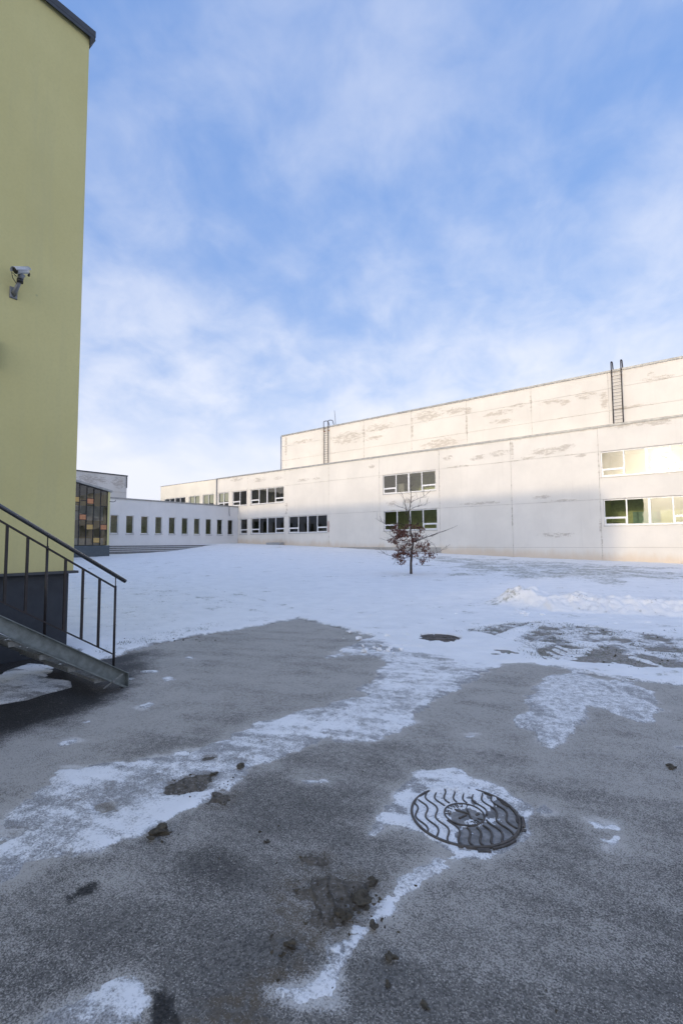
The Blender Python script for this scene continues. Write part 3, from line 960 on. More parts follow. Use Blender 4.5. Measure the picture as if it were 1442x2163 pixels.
def snow_height(X, Y, f, on, sy):
    thick = 0.030 + 0.02 * fbm(X * 1.1, Y * 1.1, 3, 91)
    near = np.hypot(X, Y) < 7.5
    thick = np.where(near, 0.014 + 0.008 * fbm(X * 3, Y * 3, 3, 92), thick)
    h = np.where(f > 0, thick * (1 - np.exp(-np.maximum(f, 0) / 0.05)), f * 0.25)
    dm_ = np.hypot(X - MAN_C[0], Y - MAN_C[1])
    h = np.where((dm_ < 0.5) & (f > 0), h * 0.35, h)
    # surface grain, footprints and drag marks
    h = h + np.where(f > 0, fbm(X * 9, Y * 9, 4, 95) * 0.012 + (np.hypot(X, Y) > 6.5) * (fbm(X * 0.9 + Y * 1.2, (Y - X) * 4.0, 4, 97) * 0.035 + fbm(X * 3.1, Y * 3.1, 4, 98) * 0.03), 0)
    # ploughed ridge
    P = PILE
    best = np.full(X.shape, 1e9)
    tl = np.zeros(X.shape)
    acc = 0
    for (ax, ay), (bx, by) in zip(P[:-1], P[1:]):
        ex, ey = bx - ax, by - ay
        L = math.hypot(ex, ey)
        tt = np.clip(((X - ax) * ex + (Y - ay) * ey) / (L * L), 0, 1)
        dd = (X - ax - ex * tt) ** 2 + (Y - ay - ey * tt) ** 2
        tl = np.where(dd < best, acc + tt * L, tl)
        best = np.minimum(best, dd)
        acc += L
    dist = np.sqrt(best)
    wid = 0.95 + 0.3 * fbm(tl * 0.9, tl * 0 + 3, 3, 7)
    prof = np.clip(1 - (dist / wid) ** 2, 0, 1)
    endf = smoothstep(-0.05, 0.7, tl)
    wx_, wy_ = X + fbm(X * 2, Y * 2, 3, 301) * 0.5, Y + fbm(X * 2 + 9, Y * 2, 3, 302) * 0.5
    big_ = smoothstep(-0.12, 0.2, fbm(X * 1.1, Y * 1.1, 3, 303))
    lump = (1 - np.clip(cells(wx_ * 3.0, wy_ * 3.0, 3), 0, 1)) * 0.17 * big_ + (1 - np.clip(cells(wx_ * 8, wy_ * 8, 8), 0, 1)) * 0.09 + fbm(X * 15, Y * 15, 3, 304) * 0.05
    crest = 0.27 * (0.80 + 1.1 * fbm(tl * 1.4, tl * 0, 3, 4))
    h = h + np.sqrt(prof) * endf * (crest * prof + lump)
    # scattered throw-out in front of the ridge
    skirt = np.exp(-(dist / 1.0) ** 2) * endf
    h = h + skirt * np.maximum(0, 0.55 - cells(X * 4.2, Y * 4.2, 19)) * 0.05
    h = np.where(on, np.where(f > 0, 0.0052 + np.minimum(0.012, 0.16 * np.maximum(0, sy - 0.20 + 0.25 * fbm(X * 10, Y * 10, 3, 64))), -0.004), h)
    return h


# ------------------------------------------------------------------ ground, yard, lawn, snow
# wide ground sheet to the horizon
rs = np.array([0.3, 10, 25, 45, 70, 120, 250, 600, 1500.0])
an = np.linspace(0, 2 * math.pi, 97)[:-1]
A, Rr = np.meshgrid(an, rs)
gx, gy = Rr * np.cos(A), Rr * np.sin(A)
grid_object('ground', gx, gy, np.minimum(terrain(gx, gy), 1.2) * (Rr > 60) - 0.35, None, MAT['snow_plain'], {}, 'structure', closed=True)

# asphalt yard, all round the standpoint
front = np.arange(-62, 62.01, 0.30)
back = np.arange(62, 298, 4.0)[1:]
ang = np.radians(np.concatenate([front, back])) + YAW + math.pi / 2
rs = [0.05, 0.5, 1.0]
while rs[-1] < 10:
    rs.append(rs[-1] * 1.0085)
while rs[-1] < 42:
    rs.append(rs[-1] * 1.10)
A, Rr = np.meshgrid(ang, np.array(rs))
ax_, ay_ = Rr * np.cos(A), Rr * np.sin(A)
f, thin, grass, dirt, on, sy = snow_field(ax_, ay_)
al0 = ax_ * 0.80 + ay_ * 0.60; ac0 = -ax_ * 0.60 + ay_ * 0.80
wet = np.clip(local_sdf(ax_, ay_, WETZONE, 1.5) / 0.5 + 0.45 + fbm(ax_ * 3, ay_ * 3, 3, 2) * 0.9, 0, 1)
wet = np.maximum(wet, 0.0)
oily = np.clip(local_sdf(ax_, ay_, OILY, 0.6) / 0.12 + 0.5 + fbm(ax_ * 12, ay_ * 12, 3, 2) * 0.9, 0, 1) * 0.35
dark = np.zeros_like(wet)
for b in DARK:
    dark = np.maximum(dark, np.clip((local_sdf(ax_, ay_, b, 0.2) + fbm(ax_ * 22, ay_ * 22, 3, 4) * 0.06) / 0.02, 0, 1))
wet = np.maximum(wet, np.maximum(oily, dark))
mud = np.clip(local_sdf(ax_, ay_, DRAGMUD, 0.5) / 0.10 + 0.7 + fbm(al0 * 1.5, ac0 * 26, 3, 181) * 1.4, 0, 1) * 0.95
mud = np.maximum(mud, np.clip(local_sdf(ax_, ay_, SMEAR, 0.5) / 0.10 + 0.5 + fbm(ax_ * 9, ay_ * 9, 3, 182) * 1.2, 0, 1) * 0.8)
for b in MUD:
    mud = np.maximum(mud, np.clip(local_sdf(ax_, ay_, b, 0.4) / 0.10 + 0.9, 0, 1) * 0.8)
large = fbm(ax_ * 0.9, ay_ * 0.9, 4, 71)
dist_ = np.hypot(ax_, ay_)
frost_shade = 0.74 + 0.45 * large + 0.38 * np.exp(np.minimum(f, 0) / 0.05) + 0.20 * smoothstep(2.2, 5.5, dist_)
frost_shade = frost_shade + 0.55 * fbm((ax_ * 0.93 + ay_ * 0.36) * 0.9, (-ax_ * 0.36 + ay_ * 0.93) * 5.0, 4, 171) - 0.24 * smoothstep(5.0, 1.7, dist_)  # frost also cut back near the standpoint to paint in the foreground's shade
frost_shade = np.clip(frost_shade, 0.06, 1) * (1 - 0.85 * np.clip(wet, 0, 1))
al_ = ax_ * 0.93 + ay_ * 0.36; ac_ = -ax_ * 0.36 + ay_ * 0.93
streak_ = fbm(al_ * 1.8, ac_ * 8.0, 4, 141)
dust_a = 0.85 * np.exp(np.minimum(f, 0) / 0.055) * np.clip(0.8 + 1.5 * streak_, 0, 1.2) + np.clip(streak_ * 1.2 - 0.12, 0, 0.35) * smoothstep(0.2, -0.9, -f - 1.2)
dust_a = np.clip(dust_a, 0, 1) * (1 - np.clip(wet * 1.2, 0, 1))
grid_object('asphalt_yard', ax_, ay_, terrain(ax_, ay_), None, MAT['asphalt'], {'frost_shade': frost_shade, 'wet': wet, 'mud': mud, 'dust': dust_a}, 'structure', closed=True)

# frozen lawn under the snow, a little proud of the asphalt
lx, ly = polar(3.0, [(14, 1.011), (75, 1.03)], -62, 62, 0.35)
fl = sdf_poly(lx, ly, LAWN) + fbm(lx * 4, ly * 4, 3, 8) * 0.10
lz = terrain(lx, ly) + np.clip(fl * 0.2, -0.03, 0.012) + np.where(fl > 0, fbm(lx * 6, ly * 6, 4, 18) * 0.012, 0)
grid_object('lawn', lx, ly, lz, fl > -0.05, MAT['soil'], {}, 'structure')

# snow cover
sx_, sy_ = polar(1.15, [(14.5, 1.0046), (75, 1.013)], -60, 60, 0.17)
f, thin, grass, dirt, on, syv = snow_field(sx_, sy_)
hs = snow_height(sx_, sy_, f, on, syv)
fl = sdf_poly(sx_, sy_, LAWN)
base = terrain(sx_, sy_) + np.clip(fl * 0.2, 0, 0.012)
clear = (sx_ < XY + 0.02) & (sy_ < YY + 0.03)
grid_object('snow', sx_, sy_, base + np.where(clear, -0.05, hs), (f > -0.012) & ~clear, MAT['snow'], {'thin': thin, 'grass': grass, 'dirt': dirt}, 'stuff')

# tyre-pressed mud in the foreground
mx_, my_ = polar(1.15, [(5.2, 1.0036)], -42, 20, 0.14)
fm_ = np.full(mx_.shape, -0.2)
for b in MUD:
    fm_ = np.maximum(fm_, local_sdf(mx_, my_, b, 0.2))
fm_ = fm_ + fbm(mx_ * 11, my_ * 11, 5, 55, 0.62) * 0.15 - 0.004
wav = mx_ * 0.55 + my_ * 0.83 + fbm(mx_ * 6, my_ * 6, 3, 57) * 0.10
ridge = (1 - np.abs(np.sin(wav * math.pi / 0.075))) ** 2
mh = np.where(fm_ > 0, np.minimum(fm_ * 0.25, 0.005) + (ridge * 0.009 + fbm(mx_ * 30, my_ * 30, 3, 59) * 0.007) * smoothstep(0.005, 0.06, fm_), fm_ * 0.3)
mh = mh + 0.002 + 0.004 * smoothstep(0, 0.05, fm_)
grid_object('mud', mx_, my_, terrain(mx_, my_) + mh, fm_ > -0.004, MAT['mud'], {'ridge': ridge}, 'stuff')


# ------------------------------------------------------------------ windows
def window(parent, axis, plane, out, a0, a1, z0, z1, panes, frame_mat, glass, sill=True, vents=(), thick_mid=True, recess=0.10, fw=0.07, blind=0.0, sill_ext=0.06):
    """one window: the frame mesh is the window, panes / sill / blind are its sub-parts.
    panes = number of lights side by side; vents = lights with a low hopper"""
    def bx(mb, u0, u1, d0, d1, za, zb_):
        q0, q1 = plane - out * d0, plane - out * d1
        if axis == 'x':
            mb.box(u0, u1, q0, q1, za, zb_)
        else:
            mb.box(q0, q1, u0, u1, za, zb_)
    fr = MB()
    d0, d1 = recess, recess + 0.07
    e = 0.004
    bx(fr, a0 + e, a1 - e, d0, d1, z1 - fw, z1 - e)
    bx(fr, a0 + e, a1 - e, d0, d1, z0 + e, z0 + fw + 0.03)
    bx(fr, a0 + e, a0 + fw, d0, d1, z0 + fw + 0.03, z1 - fw)
    bx(fr, a1 - fw, a1 - e, d0, d1, z0 + fw + 0.03, z1 - fw)
    W = (a1 - a0 - 2 * fw)
    cuts = [a0 + fw + W * k / panes for k in range(panes + 1)]
    lights = []
    for k in range(1, panes):
        hw = 0.075 if (thick_mid and panes == 4 and k == 2) else 0.042
        bx(fr, cuts[k] - hw, cuts[k] + hw, d0 - 0.004, d1 + 0.004, z0 + fw + 0.03, z1 - fw)
    zt = z0 + (z1 - z0) * 0.30
    for k in range(panes):
        la = cuts[k] + (0.042 if k else 0); lb = cuts[k + 1] - (0.042 if k < panes - 1 else 0)
        if k in vents:
            bx(fr, la, lb, d0 - 0.008, d1, zt - 0.075, zt + 0.055)
            bx(fr, la, la + 0.05, d0 - 0.008, d1, z0 + fw + 0.03, zt - 0.075)
            bx(fr, lb - 0.05, lb, d0 - 0.008, d1, z0 + fw + 0.03, zt - 0.075)
            bx(fr, la + 0.05, lb - 0.05, d0 - 0.008, d1, z0 + fw + 0.03, z0 + fw + 0.07)
            lights.append((la, lb, zt + 0.055, z1 - fw))
            lights.append((la + 0.05, lb - 0.05, z0 + fw + 0.07, zt - 0.075))
        else:
            lights.append((la, lb, z0 + fw + 0.03, z1 - fw))
    wo_ = fr.build('window', frame_mat, parent)
    for (la, lb, za, zb_) in lights:
        g = MB()
        q = plane - out * (recess + 0.035 + random.uniform(-0.002, 0.002))
        tl = random.uniform(-0.003, 0.003)
        P = [(la, za), (lb, za), (lb, zb_), (la, zb_)]
        pts = [((u, q + tl * (i in (1, 2)), z_) if axis == 'x' else (q + tl * (i in (1, 2)), u, z_)) for i, (u, z_) in enumerate(P)]
        if (axis == 'x') == (out > 0):
            pts = pts[::-1]
        g.face(pts)
        g.build('pane', glass, wo_)
    if sill:
        s_ = MB()
        bx(s_, a0 - 0.03, a1 + 0.03, -sill_ext, recess + 0.01, z0 - 0.045, z0 - 0.004)
        s_.build('sill', MAT['sill'], wo_)
    if blind > 0:
        for k in range(panes):
            b_ = MB()
            bx(b_, cuts[k] + 0.05, cuts[k + 1] - 0.05, recess + 0.13, recess + 0.135, z1 - fw - (z1 - z0 - fw) * blind, z1 - fw)
            b_.build('blind', MAT['blind'], wo_)
    return wo_


def room(parent, axis, plane, out, a0, a1, z0, z1, depth, wall, back=None, ceil=None):
    """hollow box behind a window: back wall, side walls, ceiling and floor with inward faces"""
    mb = MB()
    q0, q1 = plane - out * 0.36, plane - out * depth
    def P(u, q, z): return (u, q, z) if axis == 'x' else (q, u, z)
    mb.face([P(a0, q1, z0), P(a1, q1, z0), P(a1, q1, z1), P(a0, q1, z1)], 1)
    mb.face([P(a0, q0, z0), P(a0, q1, z0), P(a0, q1, z1), P(a0, q0, z1)], 0)
    mb.face([P(a1, q0, z0), P(a1, q1, z0), P(a1, q1, z1), P(a1, q0, z1)], 0)
    mb.face([P(a0, q0, z1), P(a1, q0, z1), P(a1, q1, z1), P(a0, q1, z1)], 2)
    mb.face([P(a0, q0, z0), P(a1, q0, z0), P(a1, q1, z0), P(a0, q1, z0)], 3)
    return mb.build('room', [wall, back or wall, ceil or MAT['room_white'], MAT['room_floor']], parent)


# ------------------------------------------------------------------ long two-storey school block with the hall behind
ROOF_A = 9.52
S1, H1, S2, H2 = 2.67, 4.46, 6.01, 7.76          # sill and head levels of both storeys
school = thing('school_block', 'long cream-white panel school block with two storeys of windows along the lawn', 'building', (-24, YF, 0))
JN = [-47.75 + 6 * k for k in range(11)]         # joints between the 6 m panels
WIN_UP = [(-58.71, -53.79, 4, (), 0.0), (-53.07, -50.76, 2, (), 0.55), (-50.17, -47.92, 2, (), 0.62), (-47.07, -45.11, 2, (0, 1), 0.6), (-44.42, -41.91, 2, (0,), 0.0),
          (-41.27, -35.98, 4, (0, 3), 0.0), (-23.39, -18.08, 4, (0, 3), 0.0), (-5.62, -0.30, 4, (0, 3), 0.0), (0.40, 5.70, 4, (0, 3), 0.0), (6.4, 11.7, 4, (0, 3), 0)]
WIN_LO = [(-43.03, -41.80, 1, (0,), 0.0), (-41.20, -35.93, 4, (0, 3), 0.0), (-35.28, -29.97, 4, (0, 3), 0.0), (-23.33, -18.01, 4, (0, 3), 0.0),
          (-5.57, -0.30, 4, (0, 3), 0.0), (0.40, 5.70, 4, (0, 3), 0.0), (6.4, 11.7, 4, (0, 3), 0)]
XL, XR = -59.58, 12.2
# smooth rendered stretch beyond the wing
mb = MB()
wall_sheet(mb, 'x', YF, -1, 0.34, XL, -47.36, 0.9, ROOF_A - 0.02, [(a, b, S2, H2) for a, b, *_ in WIN_UP if b < -47.4])
mb.build('rendered_wall', MAT['cream'], school)
# panels, bay by bay and band by band, with open joints
G = 0.008
JA = [-47.34] + [j for j in JN if -47.3 < j < XR] + [XR]
PLT = 1.19                                       # top of the plinth course
for i in range(len(JA) - 1):
    a, b = JA[i] + G, JA[i + 1] - G
    if i == 0:
        a = JA[0]
    for (za, zc, wins) in ((PLT + G, H1 + 0.02 - G, [(q[0], q[1], S1, H1) for q in WIN_LO]), (H1 + 0.02 + G, H2 + 0.03 - G, [(q[0], q[1], S2, H2) for q in WIN_UP]), (H2 + 0.03 + G, ROOF_A - 0.01, [])):
        hs_ = [(max(h[0], a + 0.02), min(h[1], b - 0.02), h[2], h[3]) for h in wins if h[0] > a - 0.1 and h[1] < b + 0.1]
        mb = MB()
        off = random.uniform(-0.004, 0.004)
        wall_sheet(mb, 'x', YF + off, -1, 0.30, a, b, za, zc, hs_)
        mb.build('wall_panel', MAT['panel'], school, bevel=0.006)
    # plinth course: flush and painted to the right, set back and bare to the left
    mb = MB()
    lo = float(terrain((a + b) / 2, YF)) - 0.5
    if b > -17.6:
        aa = max(a, -17.70)
        wall_sheet(mb, 'x', YF + 0.004, -1, 0.3, aa, b, lo, PLT - G)
        mb.build('plinth_panel', MAT['panel'], school, bevel=0.006)
    else:
        wall_sheet(mb, 'x', YF + 0.10, -1, 0.2, a, b if b < -18 else -17.71, lo, PLT - G)
        mb.build('plinth_panel', MAT['plinth_brown'], school)
# dark backing seen in the joints
mb = MB()
wall_sheet(mb, 'x', YF + 0.035, -1, 0.2, -47.3, XR - 0.02, 0.2, ROOF_A - 0.03,
           [(q[0] - 0.05, q[1] + 0.05, S1 - 0.05, H1 + 0.05) for q in WIN_LO] + [(q[0] - 0.05, q[1] + 0.05, S2 - 0.05, H2 + 0.05) for q in WIN_UP if q[0] > -47.3])
mb.build('backing_wall', MAT['joint'], school)
mb = MB()
mb.box(XL, XR, YF + 0.40, 56.0, ROOF_A - 0.30, ROOF_A - 0.06)
mb.box(XL, XL + 0.3, YF + 0.36, 56.0, 0.5, ROOF_A - 0.31)
mb.box(XR - 0.3, XR, YF + 0.36, 56.0, -0.5, ROOF_A - 0.31)
mb.box(XL, XR, 55.7, 56.0, -0.5, ROOF_A - 0.31)
mb.build('roof', MAT['roof'], school)
for (a, b, mt_) in ((XL - 0.05, -47.40, 'cream'), (-47.36, XR + 0.05, 'coping')):
    mb = MB()
    if mt_ == 'cream':
        mb.box(a, b, YF - 0.05, YF + 0.45, ROOF_A - 0.02, ROOF_A + 0.05)
        mb.build('coping', MAT['sill'], school)
    else:
        k = 0
        u = a
        while u < b:
            ln = min(2.98, b - u)
            mb = MB()
            mb.box(u, u + ln, YF - 0.07, YF + 0.42, ROOF_A, ROOF_A + 0.085 + 0.004 * (k % 2))
            mb.box(u, u + ln, YF - 0.07, YF - 0.055, ROOF_A - 0.055, ROOF_A)
            mb.build('coping', MAT['coping'], school)
            u += ln + 0.004
            k += 1
for (a, b, n_, v_, bl) in WIN_UP:
    window(school, 'x', YF, -1, a, b, S2, H2, n_, MAT['frame'], MAT['glass'], vents=v_, blind=bl)
for (a, b, n_, v_, bl) in WIN_LO:
    window(school, 'x', YF, -1, a, b, S1, H1, n_, MAT['frame'], MAT['glass'], vents=v_, blind=bl)
rooms_up = [(-59.2, -47.8, 'room_grey', None), (-47.2, -41.85, 'room_yellow', None), (-41.6, -35.85, 'room_yellow', 'room_grey'), (-23.7, -17.8, 'room_dark', 'room_green'), (-5.7, 0.2, 'room_yellow', None), (0.3, 6.2, 'room_yellow', None), (6.3, 11.8, 'room_yellow', None)]
rooms_lo = [(-43.3, -35.85, 'room_dark', None), (-35.6, -29.8, 'room_dark', None), (-23.7, -17.8, 'room_green', 'room_green'), (-5.7, 0.2, 'room_green', None), (0.3, 6.2, 'room_green', None), (6.3, 11.8, 'room_green', None)]
for (a, b, wl, bk) in rooms_up:
    room(school, 'x', YF, -1, a, b, 5.15, 8.25, 5.2, MAT[wl], MAT[bk] if bk else None)
for (a, b, wl, bk) in rooms_lo:
    room(school, 'x', YF, -1, a, b, 1.85, 4.95, 4.2, MAT[wl], MAT[bk] if bk else None)
# wall board in one classroom, cupboards in another
mb = MB(); mb.box(-20.1, -18.3, YF + 4.13, YF + 4.18, 2.9, 4.05); mb.build('wall_board', MAT['furniture'], school)
mb = MB(); mb.box(-4.3, -2.6, YF + 4.10, YF + 4.18, 2.75, 3.75); mb.build('wall_board', MAT['board'], school)
mb = MB(); mb.box(-5.5, -4.9, YF + 1.2, YF + 1.9, 1.87, 2.9); mb.build('cupboard', MAT['furniture'], school)
mb = MB(); mb.box(-23.5, -22.6, YF + 2.5, YF + 3.4, 5.17, 7.2); mb.build('cupboard', MAT['room_grey'], school)
# brick showing beside one lower window
mb = MB()
for r_ in range(14):
    for c_ in range(2):
        o_ = 0.0 if r_ % 2 else -0.06
        u = -29.90 + c_ * 0.13 + o_
        mb.box(max(u, -29.92), min(u + 0.12, -29.70), YF - 0.012 - 0.002 * (r_ % 3), YF + 0.01, 2.68 + r_ * 0.078, 2.68 + r_ * 0.078 + 0.066)
mb.build('exposed_brick', MAT['brick'], school)
# rain pipes
mb = MB(); mb.tube([(-47.28, YF - 0.10, ROOF_A - 0.05), (-47.28, YF - 0.10, 4.0)], 0.055, 8); mb.build('rain_pipe', MAT['pipe'], school)
# low area-wall of a cellar window
mb = MB()
gz = float(terrain(-37, YF))
mb.box(-37.9, -35.9, YF - 0.75, YF - 0.03, gz - 0.3, gz + 0.28)
mb.build('cellar_window_kerb', MAT['sill'], school)

# ---- hall rising behind
YH, ROOF_H, HX0 = 42.7, 15.16, -42.2
hall = thing('hall_block', 'tall windowless hall with flaking cream panels rising behind the school block', 'building', (-18, YH, 9.4))
JH = [HX0] + [-29.6 + 5.95 * k for k in range(-1, 8)]
JH = [j for j in JH if j <= 13]
JH = [HX0, -35.6] + [j for j in JH if j > -35 and j < 12] + [12.2]
for i in range(len(JH) - 1):
    a, b = JH[i] + G, JH[i + 1] - G
    for za, zc in ((ROOF_A - 0.05, 12.0 - G), (12.0 + G, 13.8 - G), (13.8 + G, ROOF_H - 0.01)):
        mb = MB()
        wall_sheet(mb, 'x', YH + random.uniform(-0.005, 0.005), -1, 0.3, a, b, za, zc)
        mb.build('wall_panel', MAT['hall_panel'], hall, bevel=0.008)
mb = MB(); mb.box(HX0 + 0.02, 12.15, YH + 0.04, 58.0, ROOF_A - 0.05, ROOF_H - 0.02); mb.build('hall_body', MAT['joint'], hall)
u = HX0 - 0.05
k = 0
while u < 12.2:
    ln = min(2.97, 12.25 - u)
    mb = MB()
    mb.box(u, u + ln, YH - 0.08, YH + 0.42, ROOF_H, ROOF_H + 0.10 + 0.004 * (k % 2))
    mb.box(u, u + ln, YH - 0.08, YH - 0.065, ROOF_H - 0.06, ROOF_H)
    mb.build('coping', MAT['coping'], hall)
    u += ln + 0.005
    k += 1
mb = MB(); mb.tube([(HX0 - 0.06, YH - 0.08, ROOF_H - 0.05), (HX0 - 0.06, YH - 0.08, ROOF_A)], 0.06, 8); mb.build('rain_pipe', MAT['pipe'], hall)


# ---- roof ladders
def ladder(x0, x1, label, bend_side, grp):
    t_ = thing('roof_ladder', label, 'ladder', ((x0 + x1) / 2, YH - 0.2, ROOF_A), grp)
    yo = YH - 0.22
    top = ROOF_H + 0.75
    for xx in (x0, x1):
        mb = MB()
        pts = [(xx, yo, ROOF_A + 0.02), (xx, yo, top - 0.12)]
        for k in range(1, 7):
            a = math.pi * k / 7
            pts.append((xx + bend_side * (0.14 - 0.14 * math.cos(a)) * 2, yo + 0.14 - 0.14 * math.cos(a), top - 0.12 + 0.12 * math.sin(a)))
        pts.append((xx + bend_side * 0.28 * 2, yo + 0.5, ROOF_H + 0.10))
        mb.tube(pts, 0.042, 8)
        mb.build('rail', MAT['ladder'], t_)
    n = int((ROOF_H - ROOF_A) / 0.27)
    for k in range(n):
        mb = MB()
        z_ = ROOF_A + 0.3 + k * 0.27
        mb.tube([(x0, yo, z_), (x1, yo, z_)], 0.014, 6)
        mb.build('rung', MAT['ladder'], t_)
    for xx in (x0, x1):
        for z_ in (ROOF_H - 0.45, ROOF_A + 1.2):
            mb = MB()
            mb.bar((xx, yo, z_), (xx, YH - 0.006, z_), 0.06, 0.10)
            mb.build('wall_bracket', MAT['rust'], t_)
    return t_


ladder(-5.50, -4.83, 'dark steel roof ladder with two rounded hoops on the right half of the hall', 0.12, 'roof ladders')
lad = ladder(-35.15, -34.50, 'dark roof ladder at the left end of the hall, beside the antenna mast', 0.9, 'roof ladders')
am = thing('antenna_mast', 'thin dark antenna mast standing on the hall roof beside the ladder', 'antenna', (-33.75, YH + 0.25, ROOF_H))
mb = MB(); mb.tube([(-33.75, YH + 0.25, ROOF_H + 0.09), (-33.80, YH + 0.25, ROOF_H + 1.0), (-33.9, YH + 0.25, ROOF_H + 1.9)], [0.03, 0.025, 0.018], 6); mb.build('mast', MAT['ladder'], am)
mb = MB(); mb.box(-33.9, -33.6, YH + 0.1, YH + 0.4, ROOF_H + 0.10, ROOF_H + 0.14); mb.build('foot_plate', MAT['ladder'], am)

# ------------------------------------------------------------------ low wing with ten narrow windows
WY0, WROOF = 18.6, 5.87
wing = thing('low_wing', 'low white wing with a row of narrow upright windows behind the steps', 'building', (XW - 2, 28, 1.5))
wins = [(21.70 + 1.5 * k, 22.46 + 1.5 * k) for k in range(10)]
mb = MB()
wall_sheet(mb, 'y', XW, 1, 0.34, WY0, YF - 0.02, 1.0, WROOF, [(a, b, 2.58, 4.34) for a, b in wins])
mb.build('wall', MAT['wing'], wing)
for a, b in wins:
    window(wing, 'y', XW, 1, a, b, 2.58, 4.34, 1, MAT['frame'], MAT['glass'], recess=0.08, fw=0.06, sill_ext=0.10)
room(wing, 'y', XW, 1, WY0 + 0.1, YF - 0.1, 1.7, 5.2, 3.2, MAT['room_grey'], MAT['room_green'])
mb = MB(); mb.box(XW - 4.6, XW - 0.36, WY0, YF - 0.02, WROOF - 0.25, WROOF - 0.03)
mb.box(XW - 4.6, XW - 4.3, WY0, YF - 0.02, 1.0, WROOF - 0.26); mb.box(XW - 4.29, XW - 0.36, WY0, WY0 + 0.3, 1.0, WROOF - 0.26)
mb.build('roof', MAT['roof'], wing)
mb = MB(); mb.box(XW - 0.4, XW + 0.06, WY0 - 0.02, YF - 0.02, WROOF + 0.002, WROOF + 0.09); mb.box(XW + 0.045, XW + 0.06, WY0 - 0.02, YF - 0.02, WROOF - 0.05, WROOF + 0.002)
mb.build('coping', MAT['coping'], wing)
mb = MB(); mb.tube([(XW + 0.06, 35.35, WROOF - 0.06), (XW + 0.06, 35.32, 5.3), (XW + 0.05, 35.42, 4.75)], 0.02, 6); mb.build('cable', MAT['cable'], wing)

# terrace and three long steps in front of the wing
steps = thing('terrace_steps', 'three long snow-dusted concrete steps below the low wing', 'steps', (-41, 27, 1.0))
tz = 1.52
mb = MB(); mb.box(XW - 0.02, -40.9, WY0, YF - 0.05, 0.4, tz - 0.03); mb.build('terrace', MAT['stone_step'], steps)
mb = MB(); mb.box(XW + 0.02, -40.95, WY0 + 0.02, YF - 0.06, tz - 0.028, tz); mb.build('snow_layer', MAT['snow_plain'], steps)
for k in range(3):
    xa, xb = -40.9 + 0.42 * k, -40.9 + 0.42 * (k + 1)
    zt = tz - 0.165 * (k + 1)
    mb = MB(); mb.box(xa + 0.002, xb, WY0 + 0.003 * k, 36.0 - 0.004 * k, 0.35, zt - 0.025); mb.build('step', MAT['stone_step'], steps)
    mb = MB(); mb.box(xa + 0.003, xb - 0.05, WY0 + 0.02, 35.9, zt - 0.0245, zt + 0.006); mb.build('snow_layer', MAT['snow_plain'], steps)

# ------------------------------------------------------------------ glazed annex with coloured panes
AX, AY0, AY1 = -37.0, 11.2, 18.44
annex = thing('glazed_annex', 'yellow annex with a dark-framed glass front and orange panes', 'building', (AX - 3, 15, 0.7))


def aroof(y):
    return 5.83 - 0.2125 * (y - 18.26)


def slab(mb, y0, y1, x0, x1, zb0, mi=0, dz=0.0):
    V = [(x0, y0, zb0), (x1, y0, zb0), (x1, y1, zb0), (x0, y1, zb0), (x0, y0, aroof(y0) - dz), (x1, y0, aroof(y0) - dz), (x1, y1, aroof(y1) - dz), (x0, y1, aroof(y1) - dz)]
    mb.raw(V, [(0, 3, 2, 1), (4, 5, 6, 7), (0, 1, 5, 4), (1, 2, 6, 5), (2, 3, 7, 6), (3, 0, 4, 7)], mi)


mb = MB(); slab(mb, 18.27, AY1, AX - 0.35, AX + 0.05, 1.55, 0, 0.12); mb.build('corner_pier', MAT['yellow'], annex)
mb = MB(); slab(mb, AY1 - 0.25, AY1 - 0.002, -43.2, AX - 0.36, 0.4, 0, 0.12); mb.build('end_wall', MAT['yellow'], annex)
mb = MB(); slab(mb, AY0, AY0 + 0.3, -43.2, AX - 0.05, 0.2, 0, 0.12); mb.build('end_wall', MAT['yellow'], annex)
mb = MB(); mb.box(-43.2, -42.9, AY0 + 0.31, AY1 - 0.26, 0.3, 5.4); mb.build('back_wall', MAT['room_dark'], annex)
mb = MB(); mb.box(-42.85, AX - 0.3, AY0 + 0.31, AY1 - 0.3, 1.3, 1.46); mb.build('floor', MAT['room_floor'], annex)
mb = MB(); mb.box(AX - 0.3, AX + 0.09, AY0, AY1 + 0.03, 0.2, 1.53); mb.build('plinth', MAT['annex_plinth'], annex)
mb = MB()
for (x0, x1, dz0, dz1) in ((-43.3, AX + 0.20, 0.10, 0.0),):
    y0, y1 = AY0 - 0.1, AY1 + 0.10
    V = [(x0, y0, aroof(y0) - dz0), (x1, y0, aroof(y0) - dz0), (x1, y1, aroof(y1) - dz0), (x0, y1, aroof(y1) - dz0),
         (x0, y0, aroof(y0) + 0.05), (x1, y0, aroof(y0) + 0.05), (x1, y1, aroof(y1) + 0.05), (x0, y1, aroof(y1) + 0.05)]
    mb.raw(V, [(0, 3, 2, 1), (4, 5, 6, 7), (0, 1, 5, 4), (1, 2, 6, 5), (2, 3, 7, 6), (3, 0, 4, 7)])
mb.build('roof', MAT['coping'], annex)
mb = MB(); mb.box(AX - 0.5, AX - 0.48, AY0 + 0.4, 18.2, 3.45, 4.55); mb.build('reflection_strip', MAT['room_white'], annex)  # pale strip behind the panes, painting in the reflection of a building
mb = MB(); mb.box(AX - 0.4, AX - 0.38, AY0 + 0.4, 18.2, 1.57, 2.08); mb.build('low_screen', MAT['room_white'], annex)
cols = [18.26 - 0.522 * k for k in range(0, 14)]
glz0 = 1.55
